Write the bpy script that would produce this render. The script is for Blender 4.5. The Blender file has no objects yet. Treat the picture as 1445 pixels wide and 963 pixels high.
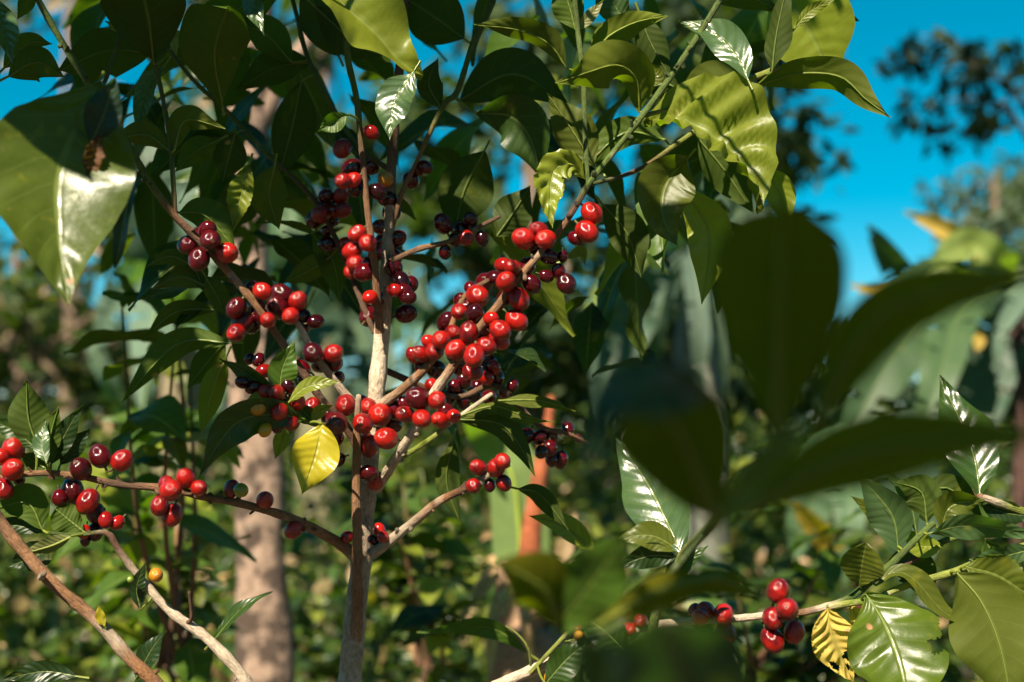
import bpy, math, numpy as np
from mathutils import Vector, Matrix, Quaternion
R = math.radians
rng = np.random.default_rng(11)
U = lambda a, b: float(rng.uniform(a, b))
SC = bpy.context.scene
COL = SC.collection

# ---------------------------------------------------------------- camera, light, exposure
CAM = Vector((0, 0, 1.25)); PITCH = R(4.0); FOC = 50.0
cd = bpy.data.cameras.new('camera'); co = bpy.data.objects.new('camera', cd); COL.objects.link(co)
co.location = CAM; co.rotation_euler = (R(90) + PITCH, 0, 0)
cd.lens = FOC; cd.sensor_width = 36; cd.clip_end = 2000; cd.clip_start = 0.02
cd.dof.use_dof = True; cd.dof.focus_distance = 0.965; cd.dof.aperture_fstop = 5.0; cd.dof.aperture_blades = 9
SC.camera = co
SUN = Vector((-0.30, -0.62, 0.72)).normalized()
elev = math.asin(SUN.z); azim = math.atan2(SUN.x, SUN.y)
wd = bpy.data.worlds.new('World'); SC.world = wd; wd.use_nodes = True
nt = wd.node_tree; nt.nodes.clear()
sky = nt.nodes.new('ShaderNodeTexSky'); sky.sky_type = 'NISHITA'; sky.sun_disc = False
sky.sun_elevation = elev; sky.sun_rotation = azim
sky.air_density = 1.0; sky.dust_density = 0.15; sky.ozone_density = 3.0; sky.altitude = 1800
hs = nt.nodes.new('ShaderNodeHueSaturation'); hs.inputs['Hue'].default_value = 0.462; hs.inputs['Saturation'].default_value = 1.6; hs.inputs['Value'].default_value = 0.88
bg = nt.nodes.new('ShaderNodeBackground'); bg.inputs['Strength'].default_value = 0.05
wo = nt.nodes.new('ShaderNodeOutputWorld')
nt.links.new(sky.outputs[0], hs.inputs['Color']); nt.links.new(hs.outputs[0], bg.inputs[0]); nt.links.new(bg.outputs[0], wo.inputs[0])
sd = bpy.data.lights.new('sun', 'SUN'); sd.energy = 5.0; sd.angle = R(0.5); sd.color = (1.0, 0.88, 0.68)
so = bpy.data.objects.new('sun', sd); COL.objects.link(so); so.rotation_euler = SUN.to_track_quat('Z', 'Y').to_euler()
SC.view_settings.view_transform = 'Standard'; SC.view_settings.look = 'None'
SC.view_settings.exposure = 1.40; SC.view_settings.gamma = 1.0
SC.render.engine = 'CYCLES'
SC.cycles.max_bounces = 5; SC.cycles.diffuse_bounces = 1; SC.cycles.glossy_bounces = 2; SC.cycles.transparent_max_bounces = 8

FW = Vector((0, math.cos(PITCH), math.sin(PITCH))); UP = Vector((0, -math.sin(PITCH), math.cos(PITCH))); RT = Vector((1, 0, 0))
K = FOC / 36 * 1445
def W(x, y, d):
    x, y, d = float(x), float(y), float(d)
    return CAM + d * (FW + RT * ((x - 722.5) / K) - UP * ((y - 481.5) / K))
def proj(p):
    v = p - CAM; d = v.dot(FW)
    return (722.5 + v.dot(RT) / d * K, 481.5 - v.dot(UP) / d * K, d)

# ---------------------------------------------------------------- node helpers and materials
class NG:
    def __init__(s, name):
        s.m = bpy.data.materials.new(name); s.m.use_nodes = True
        s.t = s.m.node_tree; s.t.nodes.clear()
    def n(s, typ, **kw):
        nd = s.t.nodes.new(typ)
        for k, v in kw.items(): setattr(nd, k, v)
        return nd
    def set(s, sock, v):
        if hasattr(v, 'is_linked') or isinstance(v, bpy.types.NodeSocket): s.t.links.new(v, sock)
        else: sock.default_value = v
    def math(s, op, a, b=0.0, c=0.0, clamp=False):
        nd = s.n('ShaderNodeMath', operation=op); nd.use_clamp = clamp
        for i, v in enumerate((a, b, c)): s.set(nd.inputs[i], v)
        return nd.outputs[0]
    def mix(s, fac, a, b, mode='MIX'):
        nd = s.n('ShaderNodeMix', data_type='RGBA', blend_type=mode)
        s.set(nd.inputs[0], fac); s.set(nd.inputs[6], a); s.set(nd.inputs[7], b)
        return nd.outputs[2]
    def ramp(s, v, lo, hi, a=0.0, b=1.0):
        nd = s.n('ShaderNodeMapRange', interpolation_type='SMOOTHSTEP')
        s.set(nd.inputs[0], v); nd.inputs[1].default_value = lo; nd.inputs[2].default_value = hi
        nd.inputs[3].default_value = a; nd.inputs[4].default_value = b
        return nd.outputs[0]
    def noise(s, vec, scale, detail=3.0, rough=0.55):
        nd = s.n('ShaderNodeTexNoise'); nd.inputs['Scale'].default_value = scale
        nd.inputs['Detail'].default_value = detail; nd.inputs['Roughness'].default_value = rough
        if vec is not None: s.t.links.new(vec, nd.inputs['Vector'])
        return nd.outputs[0]
    def bump(s, h, strength, dist, normal=None):
        nd = s.n('ShaderNodeBump'); nd.inputs['Strength'].default_value = strength; nd.inputs['Distance'].default_value = dist
        s.t.links.new(h, nd.inputs['Height'])
        if normal is not None: s.t.links.new(normal, nd.inputs['Normal'])
        return nd.outputs[0]
    def out(s, sh):
        o = s.n('ShaderNodeOutputMaterial'); s.t.links.new(sh, o.inputs[0]); return s.m

def leaf_mat(name, nveins=9.0, slope=0.16, spots=False, rough=0.3, trans=0.38, waxy=None, vein_amt=0.5, bumpy=0.6, spec=0.36, under=(0.066, 0.084, 0.013, 1)):
    g = NG(name)
    tc = g.n('ShaderNodeTexCoord'); uv = tc.outputs['UV']; ob = tc.outputs['Object']
    at = g.n('ShaderNodeAttribute', attribute_name='Col'); col = at.outputs['Color']
    geo = g.n('ShaderNodeNewGeometry'); back = geo.outputs['Backfacing']
    sp = g.n('ShaderNodeSeparateXYZ'); g.t.links.new(uv, sp.inputs[0])
    x = g.math('ABSOLUTE', g.math('MULTIPLY', g.math('SUBTRACT', sp.outputs[0], 0.5), 2.0)); y = sp.outputs[1]
    mid = g.math('SUBTRACT', 1.0, g.ramp(x, 0.015, 0.075))
    wob = g.math('MULTIPLY', g.noise(ob, 45.0, 2.0), 0.03)
    f = g.math('FRACT', g.math('MULTIPLY', g.math('ADD', g.math('SUBTRACT', y, g.math('MULTIPLY', x, slope)), wob), nveins))
    f = g.math('ABSOLUTE', g.math('SUBTRACT', f, 0.5))
    lat = g.math('MULTIPLY', g.math('SUBTRACT', 1.0, g.ramp(f, 0.0, 0.075)), g.ramp(x, 1.0, 0.55))
    dome = g.ramp(f, 0.0, 0.5)
    veins = g.math('MAXIMUM', mid, g.math('MULTIPLY', lat, 0.3))
    n1 = g.noise(ob, 28.0, 4.0); n2 = g.noise(ob, 160.0, 3.0)
    var = g.math('ADD', 0.55, g.math('ADD', g.math('MULTIPLY', n1, 0.6), g.math('MULTIPLY', n2, 0.3)))
    vc = g.n('ShaderNodeCombineColor')
    for i in range(3): g.set(vc.inputs[i], var)
    c = g.mix(1.0, col, vc.outputs[0], 'MULTIPLY')
    yel = g.ramp(g.noise(ob, 60.0, 3.0), 0.60, 0.74)
    c = g.mix(g.math('MULTIPLY', yel, 0.35), c, (0.22, 0.20, 0.015, 1))
    if waxy: c = g.mix(0.25, c, waxy)
    c = g.mix(g.math('MULTIPLY', veins, vein_amt), c, (0.20, 0.24, 0.06, 1))
    cb = g.mix(0.45, c, under)
    c = g.mix(back, c, cb)
    rg = g.math('ADD', g.math('ADD', rough, g.math('MULTIPLY', back, 0.22)), g.math('MULTIPLY', g.math('ADD', n2, g.math('MULTIPLY', n1, 1.5)), 0.10))
    if spots:
        vo = g.n('ShaderNodeTexVoronoi'); vo.inputs['Scale'].default_value = 55.0; g.t.links.new(ob, vo.inputs['Vector'])
        dd = g.math('ADD', vo.outputs['Distance'], g.math('MULTIPLY', n2, 0.25))
        big = g.ramp(g.noise(ob, 14.0, 2.0), 0.50, 0.60)
        sm = g.math('MULTIPLY', g.ramp(dd, 0.30, 0.20), big)
        c = g.mix(sm, c, (0.40, 0.20, 0.11, 1))
        rg = g.math('ADD', rg, g.math('MULTIPLY', sm, 0.3))
    h = g.math('ADD', g.math('MULTIPLY', dome, 0.35), g.math('ADD', g.math('MULTIPLY', mid, -0.5), g.math('MULTIPLY', n2, 0.30)))
    h = g.math('ADD', h, g.math('MULTIPLY', n1, 0.8))
    b = g.bump(h, bumpy, 0.0009)
    p = g.n('ShaderNodeBsdfPrincipled'); g.set(p.inputs['Base Color'], c); g.set(p.inputs['Roughness'], rg); g.t.links.new(b, p.inputs['Normal'])
    g.set(p.inputs['Specular IOR Level'], g.math('MULTIPLY', spec, g.math('SUBTRACT', 1.0, g.math('MULTIPLY', back, 0.6))))
    tr = g.n('ShaderNodeBsdfTranslucent'); tcx = g.mix(1.0, c, (1.9, 2.6, 0.22, 1), 'MULTIPLY'); g.set(tr.inputs[0], tcx)
    ms = g.n('ShaderNodeMixShader'); ms.inputs[0].default_value = trans
    g.t.links.new(p.outputs[0], ms.inputs[1]); g.t.links.new(tr.outputs[0], ms.inputs[2])
    return g.out(ms.outputs[0])

def bark_mat(name, bumpd=0.0012, streak=1.0, rough=0.8):
    g = NG(name); tc = g.n('ShaderNodeTexCoord')
    at = g.n('ShaderNodeAttribute', attribute_name='Col')
    mp = g.n('ShaderNodeMapping'); g.t.links.new(tc.outputs['UV'], mp.inputs[0]); mp.inputs['Scale'].default_value = (6.0, 55.0, 1.0)
    n1 = g.noise(mp.outputs[0], 3.0, 5.0, 0.65)
    n2 = g.noise(tc.outputs['Object'], 260.0, 4.0, 0.7); n3 = g.noise(tc.outputs['Object'], 35.0, 3.0)
    f = g.math('ADD', g.math('MULTIPLY', n1, 1.3 * streak), g.math('ADD', g.math('MULTIPLY', n2, 0.5), g.math('MULTIPLY', n3, 0.7)))
    f = g.math('MAXIMUM', g.math('SUBTRACT', g.math('MULTIPLY', f, 1.0 + 0.6 * streak), 0.42 + 0.95 * (streak - 0.3)), 0.12)
    vc = g.n('ShaderNodeCombineColor')
    for i in range(3): g.set(vc.inputs[i], f)
    c = g.mix(1.0, at.outputs['Color'], vc.outputs[0], 'MULTIPLY')
    if streak > 1:
        big = g.noise(tc.outputs['Object'], 17.0, 5.0, 0.65)
        c = g.mix(g.math('MULTIPLY', g.ramp(big, 0.47, 0.56), 0.9), c, (0.055, 0.035, 0.025, 1))  # dark blotches: bark mottling plus leaf-shadow dapple put into the colour
    lich = g.ramp(n3, 0.60, 0.68)
    c = g.mix(g.math('MULTIPLY', lich, 0.3 * streak), c, (0.42, 0.38, 0.31, 1))
    h = g.math('ADD', g.math('MULTIPLY', n1, 1.0), g.math('MULTIPLY', n2, 0.4))
    p = g.n('ShaderNodeBsdfPrincipled'); g.set(p.inputs['Base Color'], c); p.inputs['Roughness'].default_value = rough
    g.t.links.new(g.bump(h, 0.8, bumpd), p.inputs['Normal'])
    return g.out(p.outputs[0])

def cherry_mat(name, ca, cb, rough=0.07):
    g = NG(name); tc = g.n('ShaderNodeTexCoord'); ob = tc.outputs['Object']
    oi = g.n('ShaderNodeObjectInfo'); geo = g.n('ShaderNodeNewGeometry')
    rnd = g.math('FRACT', g.math('ADD', oi.outputs['Random'], geo.outputs['Random Per Island']))
    sp = g.n('ShaderNodeSeparateXYZ'); g.t.links.new(ob, sp.inputs[0])
    off = g.n('ShaderNodeVectorMath', operation='ADD'); g.t.links.new(ob, off.inputs[0])
    cx = g.n('ShaderNodeCombineXYZ'); g.set(cx.inputs[0], g.math('MULTIPLY', rnd, 37.0)); g.set(cx.inputs[1], g.math('MULTIPLY', rnd, 11.0)); g.t.links.new(cx.outputs[0], off.inputs[1])
    v = off.outputs[0]
    n1 = g.noise(v, 1.1, 3.0); n2 = g.noise(v, 22.0, 2.0)
    fac = g.math('ADD', g.math('MULTIPLY', g.math('SUBTRACT', n1, 0.5), 2.6), g.math('ADD', g.math('MULTIPLY', rnd, 0.8), -0.05), clamp=True)
    c = g.mix(fac, ca, cb)
    vo = g.n('ShaderNodeTexVoronoi'); vo.inputs['Scale'].default_value = 7.0; g.t.links.new(v, vo.inputs['Vector'])
    c = g.mix(g.math('MULTIPLY', g.ramp(vo.outputs['Distance'], 0.16, 0.06), 0.3), c, (0.26, 0.07, 0.03, 1))
    rad = g.math('SQRT', g.math('ADD', g.math('MULTIPLY', sp.outputs[0], sp.outputs[0]), g.math('MULTIPLY', sp.outputs[1], sp.outputs[1])))
    topm = g.ramp(sp.outputs[2], 0.3, 0.5)
    ring = g.math('MULTIPLY', topm, g.math('MULTIPLY', g.ramp(rad, 0.20, 0.15), g.ramp(rad, 0.05, 0.10)))
    dot = g.math('MULTIPLY', topm, g.ramp(rad, 0.10, 0.05))
    c = g.mix(g.math('MULTIPLY', ring, 0.22), c, (0.22, 0.09, 0.03, 1)); c = g.mix(dot, c, (0.06, 0.025, 0.012, 1))
    rg = g.math('ADD', rough, g.math('ADD', g.math('MULTIPLY', n2, 0.10), g.math('MULTIPLY', ring, 0.4)))
    p = g.n('ShaderNodeBsdfPrincipled'); g.set(p.inputs['Base Color'], c); g.set(p.inputs['Roughness'], rg)
    p.inputs['Specular IOR Level'].default_value = 0.6
    h = g.math('ADD', g.math('MULTIPLY', n2, 0.35), g.math('MULTIPLY', n1, 1.0))
    g.t.links.new(g.bump(h, 0.25, 0.06), p.inputs['Normal'])
    return g.out(p.outputs[0])

def ground_mat():
    g = NG('soil'); tc = g.n('ShaderNodeTexCoord'); ob = tc.outputs['Object']
    n1 = g.noise(ob, 0.8, 5.0); n2 = g.noise(ob, 14.0, 6.0, 0.7)
    c = g.mix(n1, (0.045, 0.030, 0.017, 1), (0.10, 0.068, 0.042, 1)); c = g.mix(g.ramp(n2, 0.5, 0.7), c, (0.05, 0.07, 0.02, 1))
    p = g.n('ShaderNodeBsdfPrincipled'); g.set(p.inputs['Base Color'], c); p.inputs['Roughness'].default_value = 0.95
    g.t.links.new(g.bump(n2, 0.8, 0.05), p.inputs['Normal'])
    return g.out(p.outputs[0])

M = {
    'leaf': leaf_mat('coffee_leaf', trans=0.36),
    'spot': leaf_mat('spotted_coffee_leaf', spots=True, rough=0.21, spec=0.45, bumpy=0.8, trans=0.33),
    'gloss': leaf_mat('glossy_young_leaf', rough=0.14, spec=0.75, trans=0.28, bumpy=0.9),
    'dull': leaf_mat('shaded_olive_leaf', rough=0.55, spec=0.2, trans=0.4, under=(0.080, 0.080, 0.005, 1)),  # olive colour stands in for sun filtering through the shaded near leaves
    'dead': leaf_mat('yellow_dead_leaf', spots=True, rough=0.6, trans=0.3),
    'ens': leaf_mat('broad_waxy_leaf', nveins=60.0, slope=0.02, rough=0.42, trans=0.3, waxy=(0.09, 0.14, 0.10, 1), vein_amt=0.2, bumpy=0.3, under=(0.09, 0.14, 0.10, 1)),
    'dim': leaf_mat('far_matte_leaf', rough=0.6, spec=0.12, trans=0.25, vein_amt=0.1, bumpy=0.2),
    'far': leaf_mat('far_leaf', rough=0.22, trans=0.3, vein_amt=0.15, bumpy=0.2),
    'bark': bark_mat('bark', 0.0030), 'stem': bark_mat('young_stem', 0.0003, 0.35, 0.5),
    'tree': bark_mat('tree_bark', 0.006, 0.7), 'mott': bark_mat('mottled_dappled_bark', 0.02, 1.3),
    'R': cherry_mat('ripe_cherry_skin', (0.32, 0.0075, 0.0035, 1), (0.075, 0.0014, 0.0025, 1)),
    'D': cherry_mat('overripe_shaded_cherry_skin', (0.065, 0.0013, 0.003, 1), (0.012, 0.001, 0.0025, 1)),  # overripe maroon, darkened further to stand for cherries in shade
    'Y': cherry_mat('yellow_cherry_skin', (0.42, 0.22, 0.008, 1), (0.42, 0.13, 0.006, 1)),
    'G': cherry_mat('green_cherry_skin', (0.11, 0.18, 0.010, 1), (0.17, 0.18, 0.012, 1)),
    'soil': ground_mat(),
}

# ---------------------------------------------------------------- mesh building
class MB:
    def __init__(s): s.v, s.f, s.uv, s.c, s.m = [], [], [], [], []
    def add(s, v, f, uv, c, mi=0):
        o = len(s.v); s.v += v; s.uv += uv; s.c += c
        s.f += [tuple(i + o for i in q) for q in f]; s.m += [mi] * len(f)
    def build(s, name, mats, parent=None, origin=None, smooth=True):
        me = bpy.data.meshes.new(name)
        o = origin if origin is not None else Vector((0, 0, 0))
        me.from_pydata([tuple(Vector(p) - o) for p in s.v], [], s.f)
        mesh_attrs(me, np.array(s.uv), np.array(s.c))
        for m in (mats if isinstance(mats, list) else [mats]): me.materials.append(m)
        if any(s.m): me.polygons.foreach_set('material_index', s.m)
        me.polygons.foreach_set('use_smooth', [smooth] * len(s.f))
        ob = bpy.data.objects.new(name, me); COL.objects.link(ob)
        ob.location = o
        if parent is not None: attach(ob, parent)
        return ob
def mesh_attrs(me, uv, c):
    li = np.zeros(len(me.loops), dtype=np.int32); me.loops.foreach_get('vertex_index', li)
    ul = me.uv_layers.new(name='UVMap'); ul.data.foreach_set('uv', uv[li].astype(np.float32).ravel())
    at = me.attributes.new('Col', 'FLOAT_COLOR', 'POINT')
    cc = np.ones((len(uv), 4), dtype=np.float32); cc[:, :3] = c[:, :3]; at.data.foreach_set('color', cc.ravel())
WLOC = {}
def attach(ob, parent):
    WLOC[ob] = ob.location.copy()
    ob.parent = parent; ob.location = ob.location - WLOC.get(parent, parent.location)
def thing(name, label, cat, loc, group=None):
    o = bpy.data.objects.new(name, None); COL.objects.link(o); o.location = loc; o.empty_display_size = 0.1
    WLOC[o] = Vector(loc)
    o['label'] = label; o['category'] = cat
    if group: o['group'] = group
    return o
def tag(o, label, cat, group=None):
    o['label'] = label; o['category'] = cat
    if group: o['group'] = group
    return o

def catmull(P, n):
    """P: list of lists of floats; n samples in total"""
    P = np.array(P, float)
    if len(P) == 2: P = np.array([P[0], (P[0] + P[1]) / 2, P[1]])
    Q = np.vstack([2 * P[0] - P[1], P, 2 * P[-1] - P[-2]])
    seg = np.linalg.norm(np.diff(P[:, :3], axis=0), axis=1); cum = np.concatenate([[0], np.cumsum(seg)]); cum /= cum[-1]
    out = []
    for u in np.linspace(0, 1, n):
        i = min(int(np.searchsorted(cum, u, side='right') - 1), len(P) - 2)
        t = (u - cum[i]) / max(cum[i + 1] - cum[i], 1e-9)
        p0, p1, p2, p3 = Q[i], Q[i + 1], Q[i + 2], Q[i + 3]
        out.append(0.5 * ((2 * p1) + (-p0 + p2) * t + (2 * p0 - 5 * p1 + 4 * p2 - p3) * t * t + (-p0 + 3 * p1 - 3 * p2 + p3) * t ** 3))
    return np.array(out)

def tube(mb, ctrl, n=40, sides=10, knob=0.0, kstep=0.03, mi=0, cap=True):
    """ctrl rows: x y z r cr cg cb"""
    S = catmull(ctrl, n); L = 0; ring = []; v, uv, c, f = [], [], [], []
    up = None; ph = U(0, 9)
    for i in range(n):
        p = Vector(S[i, :3]); t = Vector(S[min(i + 1, n - 1), :3] - S[max(i - 1, 0), :3]).normalized()
        if up is None: up = t.orthogonal().normalized()
        up = (up - t * up.dot(t)).normalized(); sd_ = t.cross(up)
        if i: L += float(np.linalg.norm(S[i, :3] - S[i - 1, :3]))
        r = S[i, 3]
        kk = ((L + ph * 0.01) % kstep) / kstep
        rr = r * (1 + knob * math.exp(-((kk - 0.5) / 0.09) ** 2) + knob * 0.22 * math.sin(L * 190 + ph))
        for k in range(sides + 1):
            a = 2 * math.pi * k / sides
            q = rr * (1 + knob * 0.25 * math.sin(3 * a + L * 120 + ph))
            v.append(tuple(p + (up * math.cos(a) + sd_ * math.sin(a)) * q)); uv.append((k / sides, L)); c.append(tuple(np.maximum(S[i, 4:7], 0.004)))
    m = sides + 1
    for i in range(n - 1):
        for k in range(sides):
            f.append((i * m + k, i * m + k + 1, (i + 1) * m + k + 1, (i + 1) * m + k))
    if cap:
        o = len(v); p = S[-1]; v.append(tuple(p[:3] + (S[-1, :3] - S[-2, :3]) / max(np.linalg.norm(S[-1, :3] - S[-2, :3]), 1e-9) * p[3] * 0.5)); uv.append((0.5, L)); c.append(tuple(np.maximum(p[4:7], 0.004)))
        for k in range(sides): f.append(((n - 1) * m + k, (n - 1) * m + k + 1, o))
    mb.add(v, f, uv, c, mi)

def prof_coffee(t): return (math.sin(math.pi * t ** 0.88) ** 1.05) * (1 - 0.22 * max(0, t - 0.6) / 0.4)
def prof_blunt(t): return min(1.0, (t / 0.55)) ** 0.8 * (1 - max(0, (t - 0.62) / 0.38) ** 2.6) ** 0.6
def prof_broad(t): return min(1.0, t / 0.22) ** 0.6 * (1 - t ** 3.2) ** 0.8
PROF = {'c': prof_coffee, 'b': prof_blunt, 'e': prof_broad}

def leaf_geo(mb, P3, w, col, roll=0, fold=12, top=1, curl=0.0, wave=0.085, corr=0.007, prof='c', nt_=26, ns=10, hint=None, twist=0, rib=True, ribr=0.0007, bites=(), jag=0.0, tear=0.0):
    S = catmull([tuple(p) for p in P3], nt_ + 1)
    L = float(np.sum(np.linalg.norm(np.diff(S, axis=0), axis=1)))
    ph = U(0, 6.28); pr = PROF[prof]; v, uv, c, f = [], [], [], []
    kw = U(1.3, 2.4); lastS = None; nv = 8; ribpts = []
    asym = U(0.90, 1.10); va = [U(.35, 1.5) for _ in range(40)]; w1, w2 = U(.012, .035), U(0, 6.28)
    for i in range(nt_ + 1):
        t = i / nt_; p = Vector(S[i]); T = Vector(S[min(i + 1, nt_)] - S[max(i - 1, 0)]).normalized()
        V = (CAM - Vector(S[nt_ // 2])).normalized() if hint is None else hint
        S0 = T.cross(V)
        if S0.length < 0.15 and lastS is not None: S0 = lastS - T * lastS.dot(T)
        S0.normalize()
        if lastS is not None and S0.dot(lastS) < -0.2: S0 = -S0
        lastS = S0.copy(); N0 = S0.cross(T)
        r = R(roll + twist * (t - 0.5)); Sd = S0 * math.cos(r) + N0 * math.sin(r); N = N0 * math.cos(r) - S0 * math.sin(r)
        if top < 0: N = -N
        fo = R(fold)
        hw = max(pr(t), 0.012) * w / 2
        for k in range(ns + 1):
            s = 2 * k / ns - 1; a = abs(s); h = hw * (asym if s > 0 else 2 - asym)
            if jag and a > 0.95: h *= 1 - jag * U(0, 1)
            off = Sd * (s * h * math.cos(fo)) + N * (a * h * math.sin(fo) - curl * h * a * a)
            off += N * (w * wave * math.sin(kw * 6.28 * t + ph + (1.7 if s > 0 else 0)) * a * a)
            q_ = nv * (t - 0.14 * a + w1 * math.sin(11 * t + w2 + 2 * s)); off += N * (w * corr * va[int(q_ + 2) + (12 if s > 0 else 0)] * (math.cos(6.28 * q_) + 0.5 * math.sin(17 * t + ph + 3 * s)) * min(1, a * 3) * (1 - 0.5 * a))
            if tear: off += N * (w * tear * math.sin(37 * t + 2 * ph + s) * a * a)
            v.append(tuple(p + off)); uv.append((k / ns, t)); c.append(col)
        ribpts.append(tuple(p - N * ribr * 0.6) + (ribr * (1.15 - 0.85 * t), col[0] * 1.6 + 0.05, col[1] * 1.5 + 0.06, col[2] + 0.015))
    m = ns + 1
    for i in range(nt_):
        for k in range(ns):
            cu, cv = (k + 0.5) / ns, (i + 0.5) / nt_
            if any(((cu - b[0]) / b[2]) ** 2 + ((cv - b[1]) / b[3]) ** 2 < 1 + 0.28 * math.sin(5 * math.atan2(cu - b[0], cv - b[1]) + 9 * b[1]) + 0.2 * math.sin(11 * math.atan2(cu - b[0], cv - b[1]) + ph) for b in bites): continue
            if tear and abs(cu - 0.5) > 0.18 and (math.sin(i * 12.9898 + (3 if cu > .5 else 0)) * 43758.5) % 1 < 0.10: continue
            q = (i * m + k, i * m + k + 1, (i + 1) * m + k + 1, (i + 1) * m + k)
            f.append(q if top > 0 else q[::-1])
    mb.add(v, f, uv, c)
    if rib:
        o = len(mb.uv); tube(mb, ribpts, n=max(10, nt_ // 2), sides=5, cap=False)
        for j in range(o, len(mb.uv)): mb.uv[j] = (0.5, min(1.0, (j - o) / max(1, len(mb.uv) - o)))

# fast many-leaf meshes (small leaves of bushes and trees)
def cards(P, D, N, ln, wd_, col, name, mat, parent=None):
    n = len(P); D = D / np.linalg.norm(D, axis=1)[:, None]; Sx = np.cross(D, N); Sx /= (np.linalg.norm(Sx, axis=1)[:, None] + 1e-9); N = np.cross(Sx, D)
    ln = ln[:, None]; wd_ = wd_[:, None]
    rows = [(0, 0, 0), (0.35, -1, 0.06), (0.35, 0, -0.04), (0.35, 1, 0.06), (0.72, -0.7, 0.0), (0.72, 0, -0.09), (0.72, 0.7, 0.0), (1, 0, -0.22)]
    uvs = [(0.5, 0), (0, .35), (.5, .35), (1, .35), (0, .72), (.5, .72), (1, .72), (.5, 1)]
    V = np.stack([P + D * ln * a + Sx * wd_ * 0.5 * b + N * ln * h for a, b, h in rows], axis=1).reshape(-1, 3)
    fl = [(0, 2, 1), (0, 3, 2), (1, 2, 5, 4), (2, 3, 6, 5), (4, 5, 7), (5, 6, 7)]
    base = (np.arange(n) * 8)[:, None]
    loops = np.concatenate([base + np.array(q)[None] for q in fl], axis=1)
    sizes = np.tile([len(q) for q in fl], n)
    me = bpy.data.meshes.new(name); me.vertices.add(len(V)); me.vertices.foreach_set('co', V.astype(np.float32).ravel())
    me.loops.add(loops.size); me.loops.foreach_set('vertex_index', loops.ravel().astype(np.int32))
    me.polygons.add(len(sizes)); me.polygons.foreach_set('loop_start', np.concatenate([[0], np.cumsum(sizes)[:-1]]).astype(np.int32))
    me.update(calc_edges=True)
    mesh_attrs(me, np.tile(np.array(uvs), (n, 1)), np.repeat(col, 8, axis=0))
    me.materials.append(mat); me.polygons.foreach_set('use_smooth', [True] * len(sizes)); me.validate()
    ob = bpy.data.objects.new(name, me); COL.objects.link(ob)
    if parent is not None: attach(ob, parent)
    return ob
def rnd_dir(n, flat=1.0):
    v = rng.normal(size=(n, 3)); v[:, 2] *= flat; return v / np.linalg.norm(v, axis=1)[:, None]
def palette(n, cols, jit=0.3):
    c = np.array(cols)[rng.integers(0, len(cols), n)]
    return c * rng.uniform(1 - jit, 1 + jit, (n, 1))

# ---------------------------------------------------------------- the setting
gm = bpy.data.meshes.new('ground'); nx = 60
xs = np.sinh(np.linspace(-5, 5, nx)) * 8
vv = [(x, y, 0.06 * math.sin(x * 0.9) * math.cos(y * 0.7) if abs(x) < 30 and abs(y) < 30 else -0.05) for y in xs for x in xs]
gm.from_pydata(vv, [], [(j * nx + i, j * nx + i + 1, (j + 1) * nx + i + 1, (j + 1) * nx + i) for j in range(nx - 1) for i in range(nx - 1)])
gm.materials.append(M['soil']); gm.polygons.foreach_set('use_smooth', [True] * len(gm.polygons))
go = bpy.data.objects.new('ground', gm); COL.objects.link(go); go['kind'] = 'structure'

GREENS = [(0.026, 0.055, 0.012), (0.035, 0.065, 0.012), (0.02, 0.045, 0.016), (0.065, 0.088, 0.014), (0.11, 0.13, 0.02)]
DRY = [(0.30, 0.19, 0.10), (0.36, 0.25, 0.15), (0.20, 0.11, 0.05)]
def undergrowth():
    n = 52000
    y = 2.55 + 7.5 * rng.random(n) ** 1.15; x = (rng.random(n) - 0.5) * (y * 0.95 + 0.6)
    hmax = 0.92 + 0.16 * np.sin(x * 2.3 + y) + 0.13 * np.sin(x * 5.1 - y * 1.7) + 0.08 * rng.normal(size=n) + 0.045 * (y - 4.2)
    z = hmax * (1 - 0.75 * rng.random(n) ** 1.8)
    P = np.stack([x, y, np.maximum(z, 0.03)], 1)
    D = rnd_dir(n, 0.6); Nn = rnd_dir(n, 0.8) + np.array([0, -0.25, 0.7])
    ln = rng.uniform(0.025, 0.08, n) * (0.8 + y * 0.06); c = palette(n, GREENS * 4 + DRY[:2], 0.5) * 1.25
    o = cards(P, D, Nn, ln, ln * rng.uniform(0.35, 0.55, n), c, 'undergrowth', M['far']); o['kind'] = 'stuff'
    o['label'] = 'low leafy undergrowth with scattered dry leaves'
undergrowth()

# trees: trunk and limbs as tubes, crown of many leaf clumps
def tree(label, ctrl, col, limbs, clumps, cols, lsize, kn=0.05, group='trees behind the coffee shrubs', cat='tree', droop=0.0, asp=0.42, bark='tree'):
    base = Vector(ctrl[0][:3]); base.z = 0
    t = thing('tree', label, cat, base, group)
    mb = MB(); tube(mb, [tuple(c_) + tuple(col) for c_ in ctrl], n=60, sides=14, knob=kn, kstep=0.4); mb.build('trunk', M[bark], t, base)
    if limbs:
        for lb in limbs:
            mb = MB(); tube(mb, [tuple(c_) + tuple(col) for c_ in lb], n=24, sides=7, knob=kn, kstep=0.3); mb.build('limb', M['tree'], t, Vector(lb[0][:3]))
    Ps = []
    for (p, r, n) in clumps:
        q = rng.normal(size=(n, 3)); q /= np.linalg.norm(q, axis=1)[:, None]; q *= rng.random((n, 1)) ** 0.5
        Ps.append(np.array(p) + q * np.array(r))
    P = np.concatenate(Ps); n = len(P)
    D = rnd_dir(n, 0.7) + np.array([0, 0, -droop]); Nn = rnd_dir(n) + np.array([0, 0, 0.6])
    ln = lsize * rng.uniform(0.6, 1.3, n)
    cards(P, D, Nn, ln, ln * asp, palette(n, cols), 'crown', M['dim'], t)
    return t
def wz(x, y, d, r):
    p = W(x, y, d); return (p.x, p.y, p.z, r * d / K)
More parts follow.
